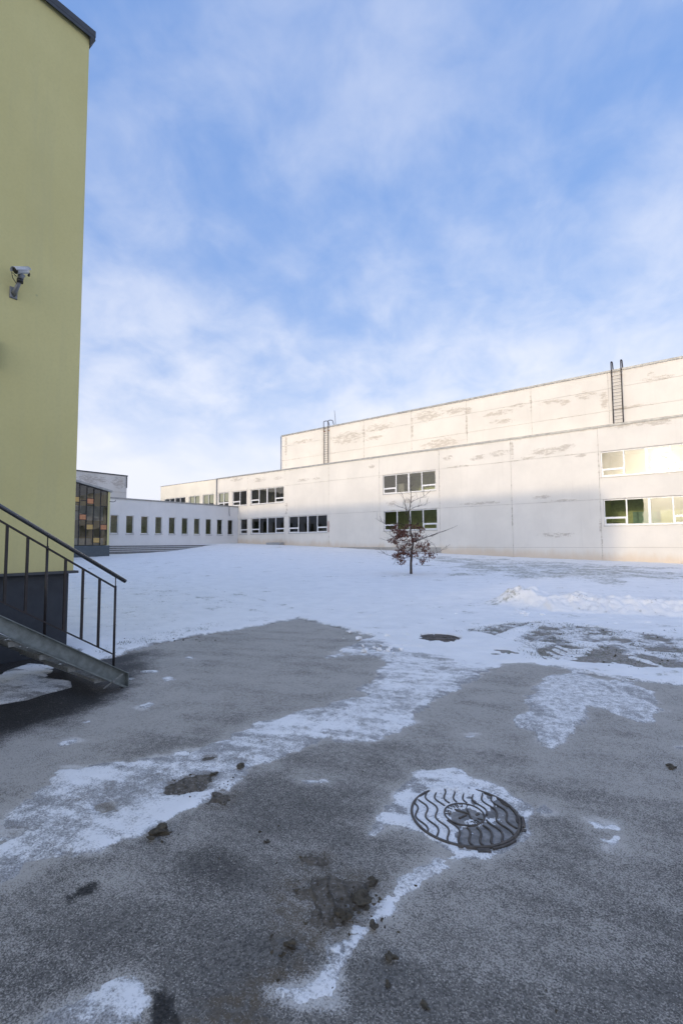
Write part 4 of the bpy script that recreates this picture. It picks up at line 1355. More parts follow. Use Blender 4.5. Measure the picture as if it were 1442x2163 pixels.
# rows of each column counted from the pier: (z, colour) of the coloured panel
COLOURED = {0: [(2.72, 'orange')], 1: [(1.72, 'amber')], 2: [(2.72, 'amber'), (4.68, 'orange')], 3: [(3.45, 'orange')], 4: [(4.75, 'amber')], 6: [(2.72, 'orange')], 8: [(3.9, 'amber')], 10: [(2.2, 'orange')]}
for k in range(len(cols) - 1):
    yb, ya = cols[k], cols[k + 1]
    ztop = aroof((ya + yb) / 2) - 0.16
    mb = MB()
    mb.box(AX - 0.05, AX + 0.045, yb - 0.028, yb + 0.028 if k else yb + 0.005, glz0, aroof(yb) - 0.13)
    mb.build('mullion', MAT['mullion'], annex)
    cuts = [(glz0, None)]
    segs = []
    z_ = glz0
    for (zc, cn) in sorted(COLOURED.get(k, [])):
        segs.append((z_, zc, 'glass_annex')); segs.append((zc, zc + 0.42, cn)); z_ = zc + 0.42
    segs.append((z_, ztop, 'glass_annex'))
    out_ = []
    for (za, zb_, cn) in segs:
        if cn == 'glass_annex' and zb_ - za > 1.7:
            zm = {0: 4.55, 1: 3.55, 2: 3.6, 3: 4.9, 4: 4.1}.get(k % 5, 4.0)
            if za + 0.4 < zm < zb_ - 0.3:
                out_ += [(za, zm, cn), (zm, zb_, cn)]
                continue
        out_.append((za, zb_, cn))
    for (za, zb_, cn) in out_:
        mb = MB(); mb.box(AX - 0.03, AX + 0.03, ya + 0.029, yb - 0.029, zb_ - 0.025, zb_ + 0.025); mb.build('transom', MAT['mullion'], annex)
        mb = MB()
        xq = AX + (0.012 if cn != 'glass_annex' else 0.0)
        tw = random.uniform(-0.012, 0.012)
        mb.face([(xq, ya + 0.028, za + 0.02), (xq + tw, yb - 0.028, za + 0.02), (xq + tw, yb - 0.028, zb_ - 0.02), (xq, ya + 0.028, zb_ - 0.02)])
        mb.build('pane' if cn == 'glass_annex' else 'coloured_panel', MAT[cn], annex)
mb = MB(); mb.tube([(AX + 0.05, 18.40, 4.95), (AX + 0.15, 18.62, 4.93), (AX + 0.18, 18.78, 4.98), (AX + 0.18, 18.80, 5.10)], 0.025, 6); mb.build('flag_bracket', MAT['mullion'], annex)

# ------------------------------------------------------------------ far hall over the wing
fhl = thing('far_hall', 'grey weathered windowless block showing above the low wing at far left', 'building', (-68, 25, 1.5))
mb = MB(); mb.box(-76, -62, 6, 33.15, 0.5, 10.78); mb.build('wall', MAT['far_hall'], fhl)
mb = MB(); mb.box(-76.1, -61.9, 5.9, 33.25, 10.782, 10.92); mb.build('coping', MAT['coping_dark'], fhl)
mb = MB(); mb.box(-61.995, -61.97, 6, 33.13, 8.55, 8.59); mb.build('joint_strip', MAT['joint'], fhl)
mb = MB(); mb.tube([(-61.9, 33.1, 10.75), (-61.9, 33.1, 9.2)], 0.07, 6); mb.build('rain_pipe', MAT['coping_dark'], fhl)

# ------------------------------------------------------------------ yellow building at the left
yel = thing('yellow_building', 'tall pale yellow rendered building with charcoal plinth at the left edge', 'building', (-14, -2, 0))
YT = 9.80
mb = MB(); mb.box(-64, XY, -14, YY, 1.215, YT); mb.build('wall', MAT['yellow'], yel)
mb = MB(); mb.box(-63.95, XY - 0.045, -13.95, YY - 0.045, -0.4, 1.17); mb.build('plinth', MAT['plinth_dark'], yel)
mb = MB(); mb.box(-64.06, XY + 0.055, -14.06, YY + 0.055, 1.175, 1.213); mb.build('drip_ledge', MAT['coping_dark'], yel, bevel=0.004)
cp_ = MB()
cp_.box(-64.07, XY + 0.07, -14.07, YY + 0.07, YT + 0.002, YT + 0.11)
cop = cp_.build('coping', MAT['coping_dark'], yel, bevel=0.006)
mb = MB()
mb.box(XY + 0.056, XY + 0.068, -14.0, YY + 0.05, YT - 0.05, YT + 0.001); mb.box(-64, XY + 0.055, YY + 0.056, YY + 0.068, YT - 0.05, YT + 0.001)
mb.raw([(XY + 0.069, YY + 0.069, YT - 0.048), (XY - 0.01, YY + 0.069, YT - 0.048), (XY + 0.004, YY + 0.004, YT - 0.17), (XY + 0.069, YY - 0.01, YT - 0.048)], [(0, 1, 2), (0, 2, 3), (0, 3, 1), (1, 3, 2)])
mb.build('drip_edge', MAT['coping_dark'], cop)
for yj in (1.9, -0.1, -2.1, -4.1):
    mb = MB(); mb.box(XY - 0.3, XY + 0.073, yj - 0.015, yj + 0.015, YT + 0.0, YT + 0.113); mb.build('coping_joint', MAT['coping_dark'], cop)
# unseen block added behind the standpoint, its height set to shade the yard
mb = MB(); mb.box(XY - 2, 46, -30, -17, 1.215, 4.0); mb.box(XY - 1.9, 45.9, -29.9, -17.05, -0.4, 1.2, 1); mb.box(XY - 2.05, 46.05, -30.05, -16.95, 4.002, 4.1, 1)
mb.build('added_shade_block', [MAT['yellow'], MAT['plinth_dark']], yel)

# ------------------------------------------------------------------ steel stair
stair = thing('steel_stair', 'galvanised steel outdoor stair with grating treads leaning against the yellow building', 'stairs', (-5.9, 2.0, 0))
XO, XI = -5.30, -6.62
SL = 0.635
def zline(y, z_at, y_at=2.73): return z_at - SL * (y - y_at)
YTOP = 0.72
for nm, xx, sgn in (('outer', XO, 1), ('inner', XI, -1)):
    mb = MB()
    ya, yb = YTOP, 2.87
    tb = 0.19
    # channel: web and two flanges, plumb cut at the foot
    def web(x0, x1, off0, off1):
        V = []
        for y in (ya, yb):
            zt_ = zline(y, 0.245)
            for x in (x0, x1):
                V += [(x, y, max(0.004, zt_ - off1)), (x, y, zt_ - off0)]
        mb.raw(V, [(0, 1, 3, 2), (4, 6, 7, 5), (0, 4, 5, 1), (2, 3, 7, 6), (1, 5, 7, 3), (0, 2, 6, 4)])
    web(xx - 0.004, xx + 0.004, 0.0, tb)
    fo = xx + 0.004 if sgn > 0 else xx - 0.064
    web(fo, fo + 0.06, 0.0, 0.009)
    web(fo, fo + 0.06, tb - 0.009, tb)
    mb.box(fo, fo + 0.06, yb, yb + 0.006, 0.005, zline(yb, 0.245) - 0.0)
    so_ = mb.build('stringer', MAT['stair'], stair)
    if nm == 'outer':
        mb = MB()   # snow caught on the lower flange
        pr = None
        for y in np.arange(1.2, 2.62, 0.03):
            hgt = 0.010 + 0.014 * (fbm(np.array([y * 9.0]), np.array([1.0]), 3, 3)[0] + 0.35)
            q = (y, zline(y, 0.245) - tb + 0.010, max(0.002, hgt))
            if pr:
                V = []
                for (yy, z_, h_) in (pr, q):
                    V += [(XO + 0.006, yy, z_), (XO + 0.062, yy, z_), (XO + 0.055, yy, z_ + h_ * 0.6), (XO + 0.02, yy, z_ + h_), (XO + 0.006, yy, z_ + h_)]
                mb.raw(V, [(0, 5, 6, 1), (1, 6, 7, 2), (2, 7, 8, 3), (3, 8, 9, 4), (0, 4, 9, 5)], 0, True)
            pr = q
        mb.build('snow_streak', MAT['snow_plain'], so_)
        mb = MB()   # angle cleat bolted at the foot
        mb.bar((XO + 0.008, 2.62, 0.03), (XO + 0.068, 2.80, 0.16), 0.006, 0.012)
        mb.tube([(XO + 0.066, 2.70, 0.10), (XO + 0.074, 2.70, 0.10)], 0.012, 6)
        mb.build('cleat', MAT['tread'], so_)
for k in range(7):
    z_ = 0.175 * (k + 1) - 0.02
    y_ = 2.80 - 0.272 * k
    tr_ = MB()
    tr_.box(XI + 0.006, XO - 0.006, y_ - 0.275, y_ - 0.271, z_ - 0.035, z_)
    tr_.box(XI + 0.006, XO - 0.006, y_ - 0.012, y_, z_ - 0.05, z_ + 0.004)
    tr_.box(XI + 0.006, XI + 0.010, y_ - 0.27, y_ - 0.013, z_ - 0.05, z_)
    tr_.box(XO - 0.010, XO - 0.006, y_ - 0.27, y_ - 0.013, z_ - 0.05, z_)
    u = XI + 0.04
    while u < XO - 0.02:
        tr_.box(u, u + 0.004, y_ - 0.27, y_ - 0.013, z_ - 0.026, z_ - 0.001); u += 0.034
    for v_ in np.arange(0.03, 0.25, 0.034):
        tr_.box(XI + 0.011, XO - 0.011, y_ - 0.27 + v_, y_ - 0.266 + v_, z_ - 0.016, z_ - 0.003)
    to = tr_.build('tread', MAT['tread'], stair)
    sn = MB()
    for q in range(26):
        cx_, cy_ = random.uniform(XI + 0.05, XO - 0.03), random.uniform(y_ - 0.26, y_ - 0.02)
        r_ = random.uniform(0.006, 0.02)
        sn.raw([(cx_ + r_ * math.cos(a) * random.uniform(.7, 1.3), cy_ + r_ * math.sin(a), z_) for a in np.linspace(0, 5.2, 6)] + [(cx_, cy_, z_ + r_ * 0.5)], [(i, (i + 1) % 6, 6) for i in range(6)], 0, True)
    sn.build('snow_crumbs', MAT['snow_plain'], to)
mb = MB(); mb.box(XI, XO, -1.6, YTOP + 0.16, 1.20, 1.245); mb.box(XI, XO, -1.6, -1.59, 1.05, 1.199); mb.box(XO - 0.006, XO, -1.58, YTOP + 0.15, 1.05, 1.199)
mb.box(XY + 0.01, XI - 0.001, -1.6, YTOP + 0.15, 1.20, 1.24)
mb.build('landing', MAT['stair'], stair)
for (xx, yy) in ((XO - 0.05, -1.5), (XO - 0.05, 0.6), (XI + 0.05, -1.5), (XI + 0.05, 0.6)):
    mb = MB(); mb.box(xx - 0.04, xx + 0.04, yy - 0.04, yy + 0.04, 0.002, 1.199); mb.build('support_post', MAT['stair'], stair)
# balustrade
def rail(a, b, wd, hg, nm):
    mb = MB(); mb.bar(a, b, wd, hg, side=(1, 0, 0)); return mb.build(nm, MAT['railing'], stair)


rail((XO, 2.725, zline(2.725, 1.115)), (XO, YTOP, zline(YTOP, 1.115)), 0.036, 0.014, 'top_rail')
rail((XO, 2.725, zline(2.725, 0.375)), (XO, YTOP, zline(YTOP, 0.375)), 0.030, 0.013, 'bottom_rail')
mb = MB(); mb.tube([(XO, 2.845, zline(2.845, 1.25)), (XO, YTOP, zline(YTOP, 1.25)), (XO, -1.5, zline(YTOP, 1.25))], 0.0215, 14); mb.build('handrail', MAT['handrail'], stair)
yb = 2.73
for k in range(12):
    y = yb - 0.1775 * k
    main = k % 4 == 0
    mb = MB()
    if main:
        mb.tube([(XO, y, zline(y, 0.235)), (XO, y, zline(y, 1.135))], 0.0135, 8)
        mb.tube([(XO, y, zline(y, 1.13)), (XO, y, zline(y, 1.235))], 0.006, 6)
        mb.build('post', MAT['railing'], stair)
    elif y > YTOP:
        mb.box(XO - 0.011, XO + 0.011, y - 0.011, y + 0.011, zline(y, 0.378), zline(y, 1.112))
        mb.build('baluster', MAT['railing'], stair)

# ------------------------------------------------------------------ surveillance camera and the fixture at the edge of the picture
cc = thing('surveillance_camera', 'small silver bullet camera on a jointed arm on the yellow wall', 'camera', (XY, 2.33, 5.12))
B0 = Vector((XY, 2.34, 5.13))
mb = MB()
mb.raw([B0 + Vector(q) for q in [(0.002, -0.05, -0.085), (0.002, 0.05, -0.085), (0.002, 0.05, 0.085), (0.002, -0.05, 0.085), (0.022, -0.042, -0.075), (0.022, 0.042, -0.075), (0.022, 0.042, 0.075), (0.022, -0.042, 0.075)]],
       [(4, 5, 6, 7), (0, 1, 5, 4), (1, 2, 6, 5), (2, 3, 7, 6), (3, 0, 4, 7)])
mb.build('wall_plate', MAT['cctv_grey'], cc, bevel=0.004)
E1 = B0 + Vector((0.17, 0.02, 0.13))
mb = MB(); mb.tube([B0 + Vector((0.02, 0, -0.01)), B0 + Vector((0.06, 0, 0.0)), E1], [0.038, 0.030, 0.027], 10); mb.tube([B0 + Vector((0.02, 0, -0.055)), B0 + Vector((0.12, 0.01, 0.05))], 0.014, 8)
mb.build('arm', MAT['cctv_grey'], cc)
E2 = E1 + Vector((0.02, 0.012, 0.09))
mb = MB(); mb.tube([E1 + Vector((0, 0, -0.03)), E1 + Vector((0, 0, 0.018))], 0.040, 12); mb.build('swivel_joint', MAT['black'], cc)
mb = MB(); mb.tube([E1 + Vector((0, 0, 0.018)), E2], [0.036, 0.045], 12); mb.build('bracket_head', MAT['cctv_grey'], cc)
ax_d = Vector((0.34, -0.80, -0.50)).normalized()      # looking out along the wall, a little down
BC = E2 + Vector((0.01, -0.01, 0.045))
mb = MB(); mb.tube([BC - ax_d * 0.10, BC - ax_d * 0.09, BC + ax_d * 0.10], [0.038, 0.044, 0.044], 18); mb.build('body', MAT['cctv'], cc)
mb = MB(); mb.tube([BC + ax_d * 0.098, BC + ax_d * 0.107], 0.039, 18); mb.tube([BC + ax_d * 0.10, BC + ax_d * 0.115], 0.018, 12); mb.build('lens', MAT['black'], cc)
sd_ = ax_d.cross(Vector((0, 0, 1))).normalized(); up_ = sd_.cross(ax_d)
mb = MB()
V = []
for s_ in (-0.125, 0.135):
    for rr in (0.050, 0.054):
        for k in range(11):
            a = math.pi * (k / 10) * 1.02 - 0.03
            V.append(BC + ax_d * s_ + sd_ * (rr * math.cos(a)) + up_ * (rr * math.sin(a)))
Fs = []
for k in range(10):
    Fs += [(k, k + 1, 22 + k + 1, 22 + k), (11 + k + 1, 11 + k, 33 + k, 33 + k + 1), (k + 1, k, 11 + k, 11 + k + 1), (22 + k, 22 + k + 1, 33 + k + 1, 33 + k)]
Fs += [(0, 22, 33, 11), (10, 21, 43, 32)]
mb.raw(V, Fs, 0, True); mb.build('sun_shield', MAT['cctv'], cc)
mb = MB(); mb.tube([BC - ax_d * 0.10 - up_ * 0.02, BC - ax_d * 0.115 - up_ * 0.045, BC - ax_d * 0.09 - up_ * 0.07], 0.014, 8); mb.build('knob', MAT['black'], cc)
mb = MB(); mb.tube([E1 + Vector((0.02, -0.05, 0.03)), E1 + Vector((0.05, -0.12, 0.05)), E1 + Vector((0.04, -0.10, -0.02)), E1 + Vector((0.0, -0.04, -0.06))], 0.005, 6); mb.build('cable', MAT['cable'], cc)

wl = thing('wall_lamp', 'grey box fixture on the yellow wall cut off by the left edge', 'wall fixture', (XY, 2.0, 4.0))
mb = MB(); mb.box(XY + 0.003, XY + 0.14, 1.93, 2.165, 4.06, 4.40); mb.build('housing', MAT['cctv_grey'], wl, bevel=0.012)
mb = MB(); mb.box(XY + 0.02, XY + 0.13, 1.95, 2.14, 4.035, 4.059); mb.build('diffuser', MAT['cctv'], wl)


# ------------------------------------------------------------------ manhole covers
def stroke_glyph(ch):
    S = {'T': [[(0, 1), (1, 1)], [(.5, 1), (.5, 0)]], 'G': [[(0, 0), (0, 1), (.9, 1)]], 'O': [[(.2, 0), (0, .3), (0, .7), (.2, 1), (.8, 1), (1, .7), (1, .3), (.8, 0), (.2, 0)]],
         'C': [[(1, .85), (.8, 1), (.2, 1), (0, .7), (0, .3), (.2, 0), (.8, 0), (1, .15)]], '1': [[(.2, .75), (.55, 1), (.55, 0)]],
         '9': [[(.9, .65), (.7, .45), (.3, .45), (.1, .65), (.1, .85), (.3, 1), (.7, 1), (.9, .85), (.9, .3), (.6, 0), (.2, .05)]],
         '8': [[(.3, .52), (.1, .7), (.1, .85), (.3, 1), (.7, 1), (.9, .85), (.9, .7), (.7, .52), (.3, .52), (.05, .3), (.1, .1), (.3, 0), (.7, 0), (.9, .1), (.95, .3), (.7, .52)]],
         '2': [[(.1, .8), (.3, 1), (.7, 1), (.9, .8), (.85, .6), (.1, 0), (.95, 0)]], '.': [[(.4, .05), (.6, .05)]]}
    return S[ch]


def rib(mb, pts, wd, z0, z1):
    """raised moulding along a flat polyline, cut with sloping sides"""
    P = [Vector((p[0], p[1], 0)) for p in pts]
    V = []
    for i, p in enumerate(P):
        d = (P[min(i + 1, len(P) - 1)] - P[max(i - 1, 0)]).normalized()
        n_ = Vector((-d.y, d.x, 0))
        for s_, z_ in ((-wd * 0.62, z0), (-wd * 0.36, z1), (wd * 0.36, z1), (wd * 0.62, z0)):
            q = p + n_ * s_
            V.append((q.x, q.y, z_))
    Fs = []
    for i in range(len(P) - 1):
        a, b = 4 * i, 4 * (i + 1)
        Fs += [(a + k, a + k + 1, b + k + 1, b + k) for k in range(3)]
    e = 4 * (len(P) - 1)
    Fs += [(3, 2, 1, 0), (e, e + 1, e + 2, e + 3)]
    mb.raw(V, [f_[::-1] for f_ in Fs])


def ring(mb, c, r0, r1, z0, z1, n=72):
    V = []
    for k in range(n):
        a = 2 * math.pi * k / n
        ca, sa = math.cos(a), math.sin(a)
        for r_, z_ in ((r0, z0), (r0 + (r1 - r0) * .2, z1), (r1 - (r1 - r0) * .2, z1), (r1, z0)):
            V.append((c[0] + r_ * ca, c[1] + r_ * sa, z_))
    Fs = []
    for k in range(n):
        a, b = 4 * k, 4 * ((k + 1) % n)
        Fs += [(a + j, a + j + 1, b + j + 1, b + j)[::-1] for j in range(3)]
    mb.raw(V, Fs)


def disc(mb, c, r, z, n=72):
    mb.face([(c[0] + r * math.cos(2 * math.pi * k / n), c[1] + r * math.sin(2 * math.pi * k / n), z) for k in range(n)])


def manhole(c, R_, z, label, full):
    t_ = thing('manhole_cover', label, 'manhole cover', (c[0], c[1], z), 'cast iron manhole covers')
    zb = z + 0.003
    ztp = z + 0.0105
    cy_, sy2 = math.cos(YAW), math.sin(YAW)
    def L(a, b): return (c[0] + a * cy_ - b * sy2, c[1] + a * sy2 + b * cy_)      # a to the right, b away
    mb = MB(); disc(mb, c, R_ - 0.004, zb); mb.build('plate', MAT['iron_plate'] if full else MAT['iron'], t_)
    mb = MB(); ring(mb, c, R_ - 0.020, R_, z + 0.001, ztp + 0.002); mb.build('rim', MAT['iron'], t_)
    rc = 0.120
    mb = MB(); ring(mb, c, rc - 0.012, rc, zb, ztp); mb.build('inner_ring', MAT['iron'], t_)
    # wavy ribs
    for k in range(-5, 6):
        x0 = k * 0.0565 + 0.012
        cur = []
        for b in np.linspace(-0.31, 0.31, 63):
            a = x0 + 0.019 * math.sin(b * 2 * math.pi / 0.215 + 0.5 * k * 0.35) - 0.10 * b + (0.0 if full else 0.0)
            dd = math.hypot(a, b)
            if rc + 0.006 < dd < R_ - 0.016:
                cur.append(L(a, b))
            else:
                if len(cur) > 3:
                    mb = MB(); rib(mb, cur, 0.0105, zb, ztp); mb.build('rib', MAT['iron'], t_)
                cur = []
        if len(cur) > 3:
            mb = MB(); rib(mb, cur, 0.0125, zb, ztp); mb.build('rib', MAT['iron'], t_)
    if full:
        # the letter in the middle, seen upside down from here
        mb = MB()
        for ln in ([(0.030, 0.050), (0.030, -0.050)], [(0.028, 0.004), (-0.045, 0.050)], [(0.010, -0.008), (-0.040, -0.040)]):
            rib(mb, [L(*q) for q in [ln[0], tuple((np.array(ln[0]) + np.array(ln[1])) / 2), ln[1]]], 0.0105, zb, ztp)
        mb.build('letter', MAT['iron'], t_)
        # lettering round the inner ring, clockwise, feet towards the middle
        def arc_text(txt, a_start, step):
            for i, ch in enumerate(txt):
                if ch == ' ':
                    continue
                th = a_start - i * step
                for stq in stroke_glyph(ch):
                    P = []
                    for (u, v) in stq:
                        r_ = 0.078 + v * 0.030
                        an_ = th - (u - 0.5) * 0.019 / 0.093
                        P.append((r_ * math.cos(an_), r_ * math.sin(an_)))
                    den_ = []
                    for q0, q1 in zip(P[:-1], P[1:]):
                        den_ += [q0]
                    den_.append(P[-1])
                    mbx = MB(); rib(mbx, [L(*q) for q in den_], 0.0048, zb, zb + 0.006); mbx.build('letter', MAT['iron'], t_)
        arc_text('GOCT', math.radians(-38), math.radians(18))
        arc_text('19', math.radians(176), math.radians(16))
        arc_text('1982', math.radians(138), math.radians(17))
        arc_text('T', math.radians(66), math.radians(17))
        mb = MB()
        for (a, b) in ((0.072, -0.004), (0.084, 0.006)):
            rib(mb, [L(a, b - 0.008), L(a, b + 0.008)], 0.012, zb, ztp - 0.003)
        mb.build('mark', MAT['iron'], t_)
        # frame ring with lugs at the near edge
        for a0, a1, r0, r1 in ((-1.62, -1.42, R_ + 0.002, R_ + 0.032), (-0.42, -0.10, R_ + 0.004, R_ + 0.020), (-0.55, -0.48, R_ + 0.004, R_ + 0.028), (-1.36, -0.86, R_ + 0.004, R_ + 0.014)):
            n = 10
            mb = MB()
            V = []
            for k in range(n + 1):
                a = a0 + (a1 - a0) * k / n
                for r_, z_ in ((r0, z + 0.002), (r0, z + 0.011), (r1, z + 0.011), (r1, z + 0.002)):
                    V.append((*L(r_ * math.cos(a), r_ * math.sin(a)), z_))
            Fs = []
            for k in range(n):
                a, b = 4 * k, 4 * k + 4
                Fs += [(a + j, a + j + 1, b + j + 1, b + j) for j in range(3)]
            Fs += [(0, 1, 2, 3), (4 * n + 3, 4 * n + 2, 4 * n + 1, 4 * n)]
            mb.raw(V, Fs); mb.build('frame_lug', MAT['iron'], t_)
    return t_


manhole(MAN_C, MAN_R, 0.0, 'round cast iron manhole cover with wavy ribs, half under snow, in the near yard', True)
manhole(MAN2_C, MAN2_R, float(terrain(*MAN2_C)) + 0.018, 'dark bare manhole cover farther off where the yard meets the lawn', False)

# ------------------------------------------------------------------ young oak
TB = ground_at(868, 1214)
tree = thing('young_oak', 'young oak with brown withered leaves low on its branches, standing on the snowy lawn', 'tree', tuple(TB))
tdep = np.dot(TB - EYEP, FWD)


def tp(x, y, dd=0.0):
    """point above the tree's foot, dd metres nearer or farther"""
    d = ray(x, y)
    return Vector(EYEP + d * (tdep + dd))


trunk = MB()
tr_pts = [(868, 1216), (867.5, 1190), (869, 1165), (872, 1148), (869, 1135), (866.5, 1120), (865.5, 1100), (864, 1082), (866, 1066), (868, 1050), (867.5, 1030), (867, 1008)]
tr_r = [0.062, 0.054, 0.048, 0.042, 0.036, 0.031, 0.027, 0.022, 0.017, 0.012, 0.008, 0.004]
tr3 = [tp(x, y, 0.03 * math.sin(i)) for i, (x, y) in enumerate(tr_pts)]
trunk.tube(tr3, tr_r, 9)
trunk.build('trunk', MAT['bark'], tree)
BR = [  # pixel polylines of the limbs one can tell apart, start radius, depth drift
    ([(872, 1146), (884, 1140), (897, 1136), (914, 1130), (930, 1124), (947, 1118), (966, 1110)], 0.026, -0.5),
    ([(880, 1142), (900, 1134), (918, 1132)], 0.014, 0.3),
    ([(867, 1124), (852, 1122), (838, 1120), (824, 1114), (812, 1106), (800, 1100), (792, 1094)], 0.018, 0.4),
    ([(866, 1106), (860, 1092), (857, 1078), (855, 1062), (850, 1046), (844, 1038)], 0.015, -0.2),
    ([(866, 1064), (872, 1058), (884, 1053), (898, 1047), (905, 1038)], 0.010, 0.3),
    ([(865, 1078), (872, 1072), (885, 1069), (896, 1066), (902, 1060)], 0.009, -0.3),
    ([(864, 1082), (856, 1074), (846, 1072), (838, 1067)], 0.008, 0.2),
    ([(868, 1176), (856, 1178), (840, 1176), (826, 1174), (815, 1172), (806, 1164)], 0.012, -0.4),
    ([(869, 1166), (884, 1168), (900, 1170), (918, 1170), (930, 1164), (942, 1156)], 0.013, 0.5),
    ([(868, 1172), (880, 1180), (894, 1184), (902, 1180)], 0.010, -0.3),
    ([(869, 1160), (856, 1154), (842, 1150), (830, 1146), (818, 1142)], 0.013, 0.2),
    ([(869, 1160), (850, 1168), (838, 1182), (832, 1190)], 0.011, 0.5),
    ([(868, 1132), (852, 1132), (838, 1136), (826, 1132), (822, 1126)], 0.013, -0.5),
    ([(869, 1136), (880, 1128), (890, 1118), (896, 1112)], 0.011, -0.4),
    ([(867, 1118), (876, 1110), (884, 1106), (892, 1100)], 0.010, 0.4),
    ([(866, 1112), (852, 1108), (840, 1104), (826, 1112)], 0.010, 0.2),
    ([(868, 1150), (880, 1152), (894, 1150), (906, 1142), (914, 1150)], 0.011, 0.6),
    ([(867, 1142), (852, 1144), (838, 1142)], 0.010, -0.7), ([(868, 1128), (878, 1136), (890, 1146)], 0.010, -0.8), ([(868, 1156), (862, 1164), (850, 1176), (846, 1186)], 0.010, -0.7)]
limbs = []
for pl, r0, dd in BR:
    n = len(pl)
    limbs.append(([tp(x, y, dd * (i / (n - 1))) for i, (x, y) in enumerate(pl)], r0))
rt_ = random.Random(11)
twigs = []
tw_mb = MB()
for P, r0 in limbs:
    n = len(P)
    mb = MB(); mb.tube(P, [max(0.0025, r0 * (1 - 0.85 * i / (n - 1))) for i in range(n)], 6)
    mb.build('branch', MAT['bark'], tree)
    for _ in range(int(5 + n * 1.7)):
        i = rt_.randrange(n - 1); f_ = rt_.random()
        s = P[i].lerp(P[i + 1], f_)
        d = (P[i + 1] - P[i]).normalized()
        out_d = (d * 0.7 + Vector((rt_.uniform(-1, 1), rt_.uniform(-1, 1), rt_.uniform(-0.5, 1.0))) * 0.75).normalized()
        L_ = rt_.uniform(0.12, 0.42)
        m_ = s + out_d * L_ * 0.5 + Vector((0, 0, rt_.uniform(-.02, .03)))
        e = s + out_d * L_ + Vector((0, 0, rt_.uniform(-.02, .05)))
        tw_mb.tube([s, m_, e], [0.0055, 0.004, 0.002], 4, caps=False)
        twigs.append((s, e))
        if rt_.random() < 0.55:
            o2 = (out_d + Vector((rt_.uniform(-1, 1), rt_.uniform(-1, 1), rt_.uniform(-.5, .8))) * 0.8).normalized()
            tw_mb.tube([m_, m_ + o2 * L_ * 0.55], [0.0035, 0.0018], 4, caps=False)
            twigs.append((m_, m_ + o2 * L_ * 0.55))
for z_ in range(14):
    i = 7 + rt_.randrange(4)
    s = tr3[i].lerp(tr3[i + 1], rt_.random())
    e = s + Vector((rt_.uniform(-1, 1), rt_.uniform(-1, 1), rt_.uniform(0.1, 1.0))).normalized() * rt_.uniform(0.15, 0.4)
    tw_mb.tube([s, e], [0.005, 0.002], 4, caps=False)
tw_mb.build('twigs', MAT['bark'], tree)['kind'] = 'stuff'
# withered lobed leaves, hanging in clumps on the lower limbs
OUT = [(0, 0), (.10, .10), (.26, .16), (.20, .30), (.38, .40), (.26, .54), (.40, .68), (.22, .78), (.14, .95), (0, 1.0)]
OUT = OUT + [(-a, b) for a, b in OUT[-2:0:-1]]
lv = MB()
spots = []
for s, e in twigs:
    zc = 0.5 * (s.z + e.z) - TB[2]
    spots.append((s, e, zc))
cl_px = [(835, 1112, 1.4), (842, 1132, 2.0), (832, 1140, 1.8), (856, 1128, 2.2), (852, 1122, 1.6), (848, 1165, 2.2), (838, 1172, 2.4), (850, 1184, 1.6), (846, 1155, 1.6), (880, 1130, 1.5), (886, 1118, 1.0),
         (896, 1160, 1.6), (885, 1150, 1.4), (908, 1170, 1.5), (894, 1182, 1.2), (862, 1145, 1.6), (874, 1168, 1.6), (840, 1120, 1.8), (876, 1140, 1.4), (858, 1168, 1.6), (902, 1148, 0.8), (860, 1110, 0.7), (882, 1112, 1.0)]
for (x, y, wgt) in cl_px:
    for _ in range(int(27 * wgt)):
        c0 = tp(x + rt_.gauss(0, 5.5), y + rt_.gauss(0, 3.4), rt_.gauss(0, 0.30))
        sz = rt_.uniform(0.085, 0.15)
        d = Vector((rt_.uniform(-1, 1), rt_.uniform(-1, 1), rt_.uniform(-1.6, 0.1))).normalized()
        s_ = d.cross(Vector((rt_.uniform(-1, 1), rt_.uniform(-1, 1), rt_.uniform(-1, 1)))).normalized()
        n_ = d.cross(s_)
        curl = rt_.uniform(0.1, 0.5)
        pts = [c0 + d * (b * sz) + s_ * (a * sz) + n_ * (curl * sz * (a * a * 2.0 + (b - .5) ** 2)) for a, b in OUT]
        m = len(pts)
        mid = [c0 + d * (b * sz) + n_ * (curl * sz * (b - .5) ** 2) for b in (0.25, 0.6)]
        bidx = len(lv.v)
        lv.v += [tuple(q) for q in pts + mid]
        A_, B_ = bidx + m, bidx + m + 1
        for i in range(m):
            j = (i + 1) % m
            yb_ = 0.5 * (OUT[i][1] + OUT[j][1])
            lv.f.append((bidx + i, bidx + j, A_ if yb_ < 0.43 else B_)); lv.mi.append(0); lv.sm.append(True)
lv.build('leaves', MAT['leaf'], tree)['kind'] = 'stuff'


# ------------------------------------------------------------------ clods and scraps
def lump_mesh(name, seed, mat, sub=2, rough=0.45, flat=0.6):
    bm = bmesh.new()
    bmesh.ops.create_icosphere(bm, subdivisions=sub, radius=1.0)
    r_ = random.Random(seed)
    ph = [Vector((r_.uniform(-1, 1), r_.uniform(-1, 1), r_.uniform(-1, 1))) * 2.4 for _ in range(5)]
    for v in bm.verts:
        k = 1.0
        for q in ph:
            k += rough * 0.4 * math.sin(v.co.dot(q) * 1.7 + q.x * 5)
        k += r_.uniform(-0.16, 0.16)
        v.co *= k
        v.co.z *= flat
    me = bpy.data.meshes.new(name)
    bm.to_mesh(me)
    bm.free()
    me.materials.append(mat)
    return me


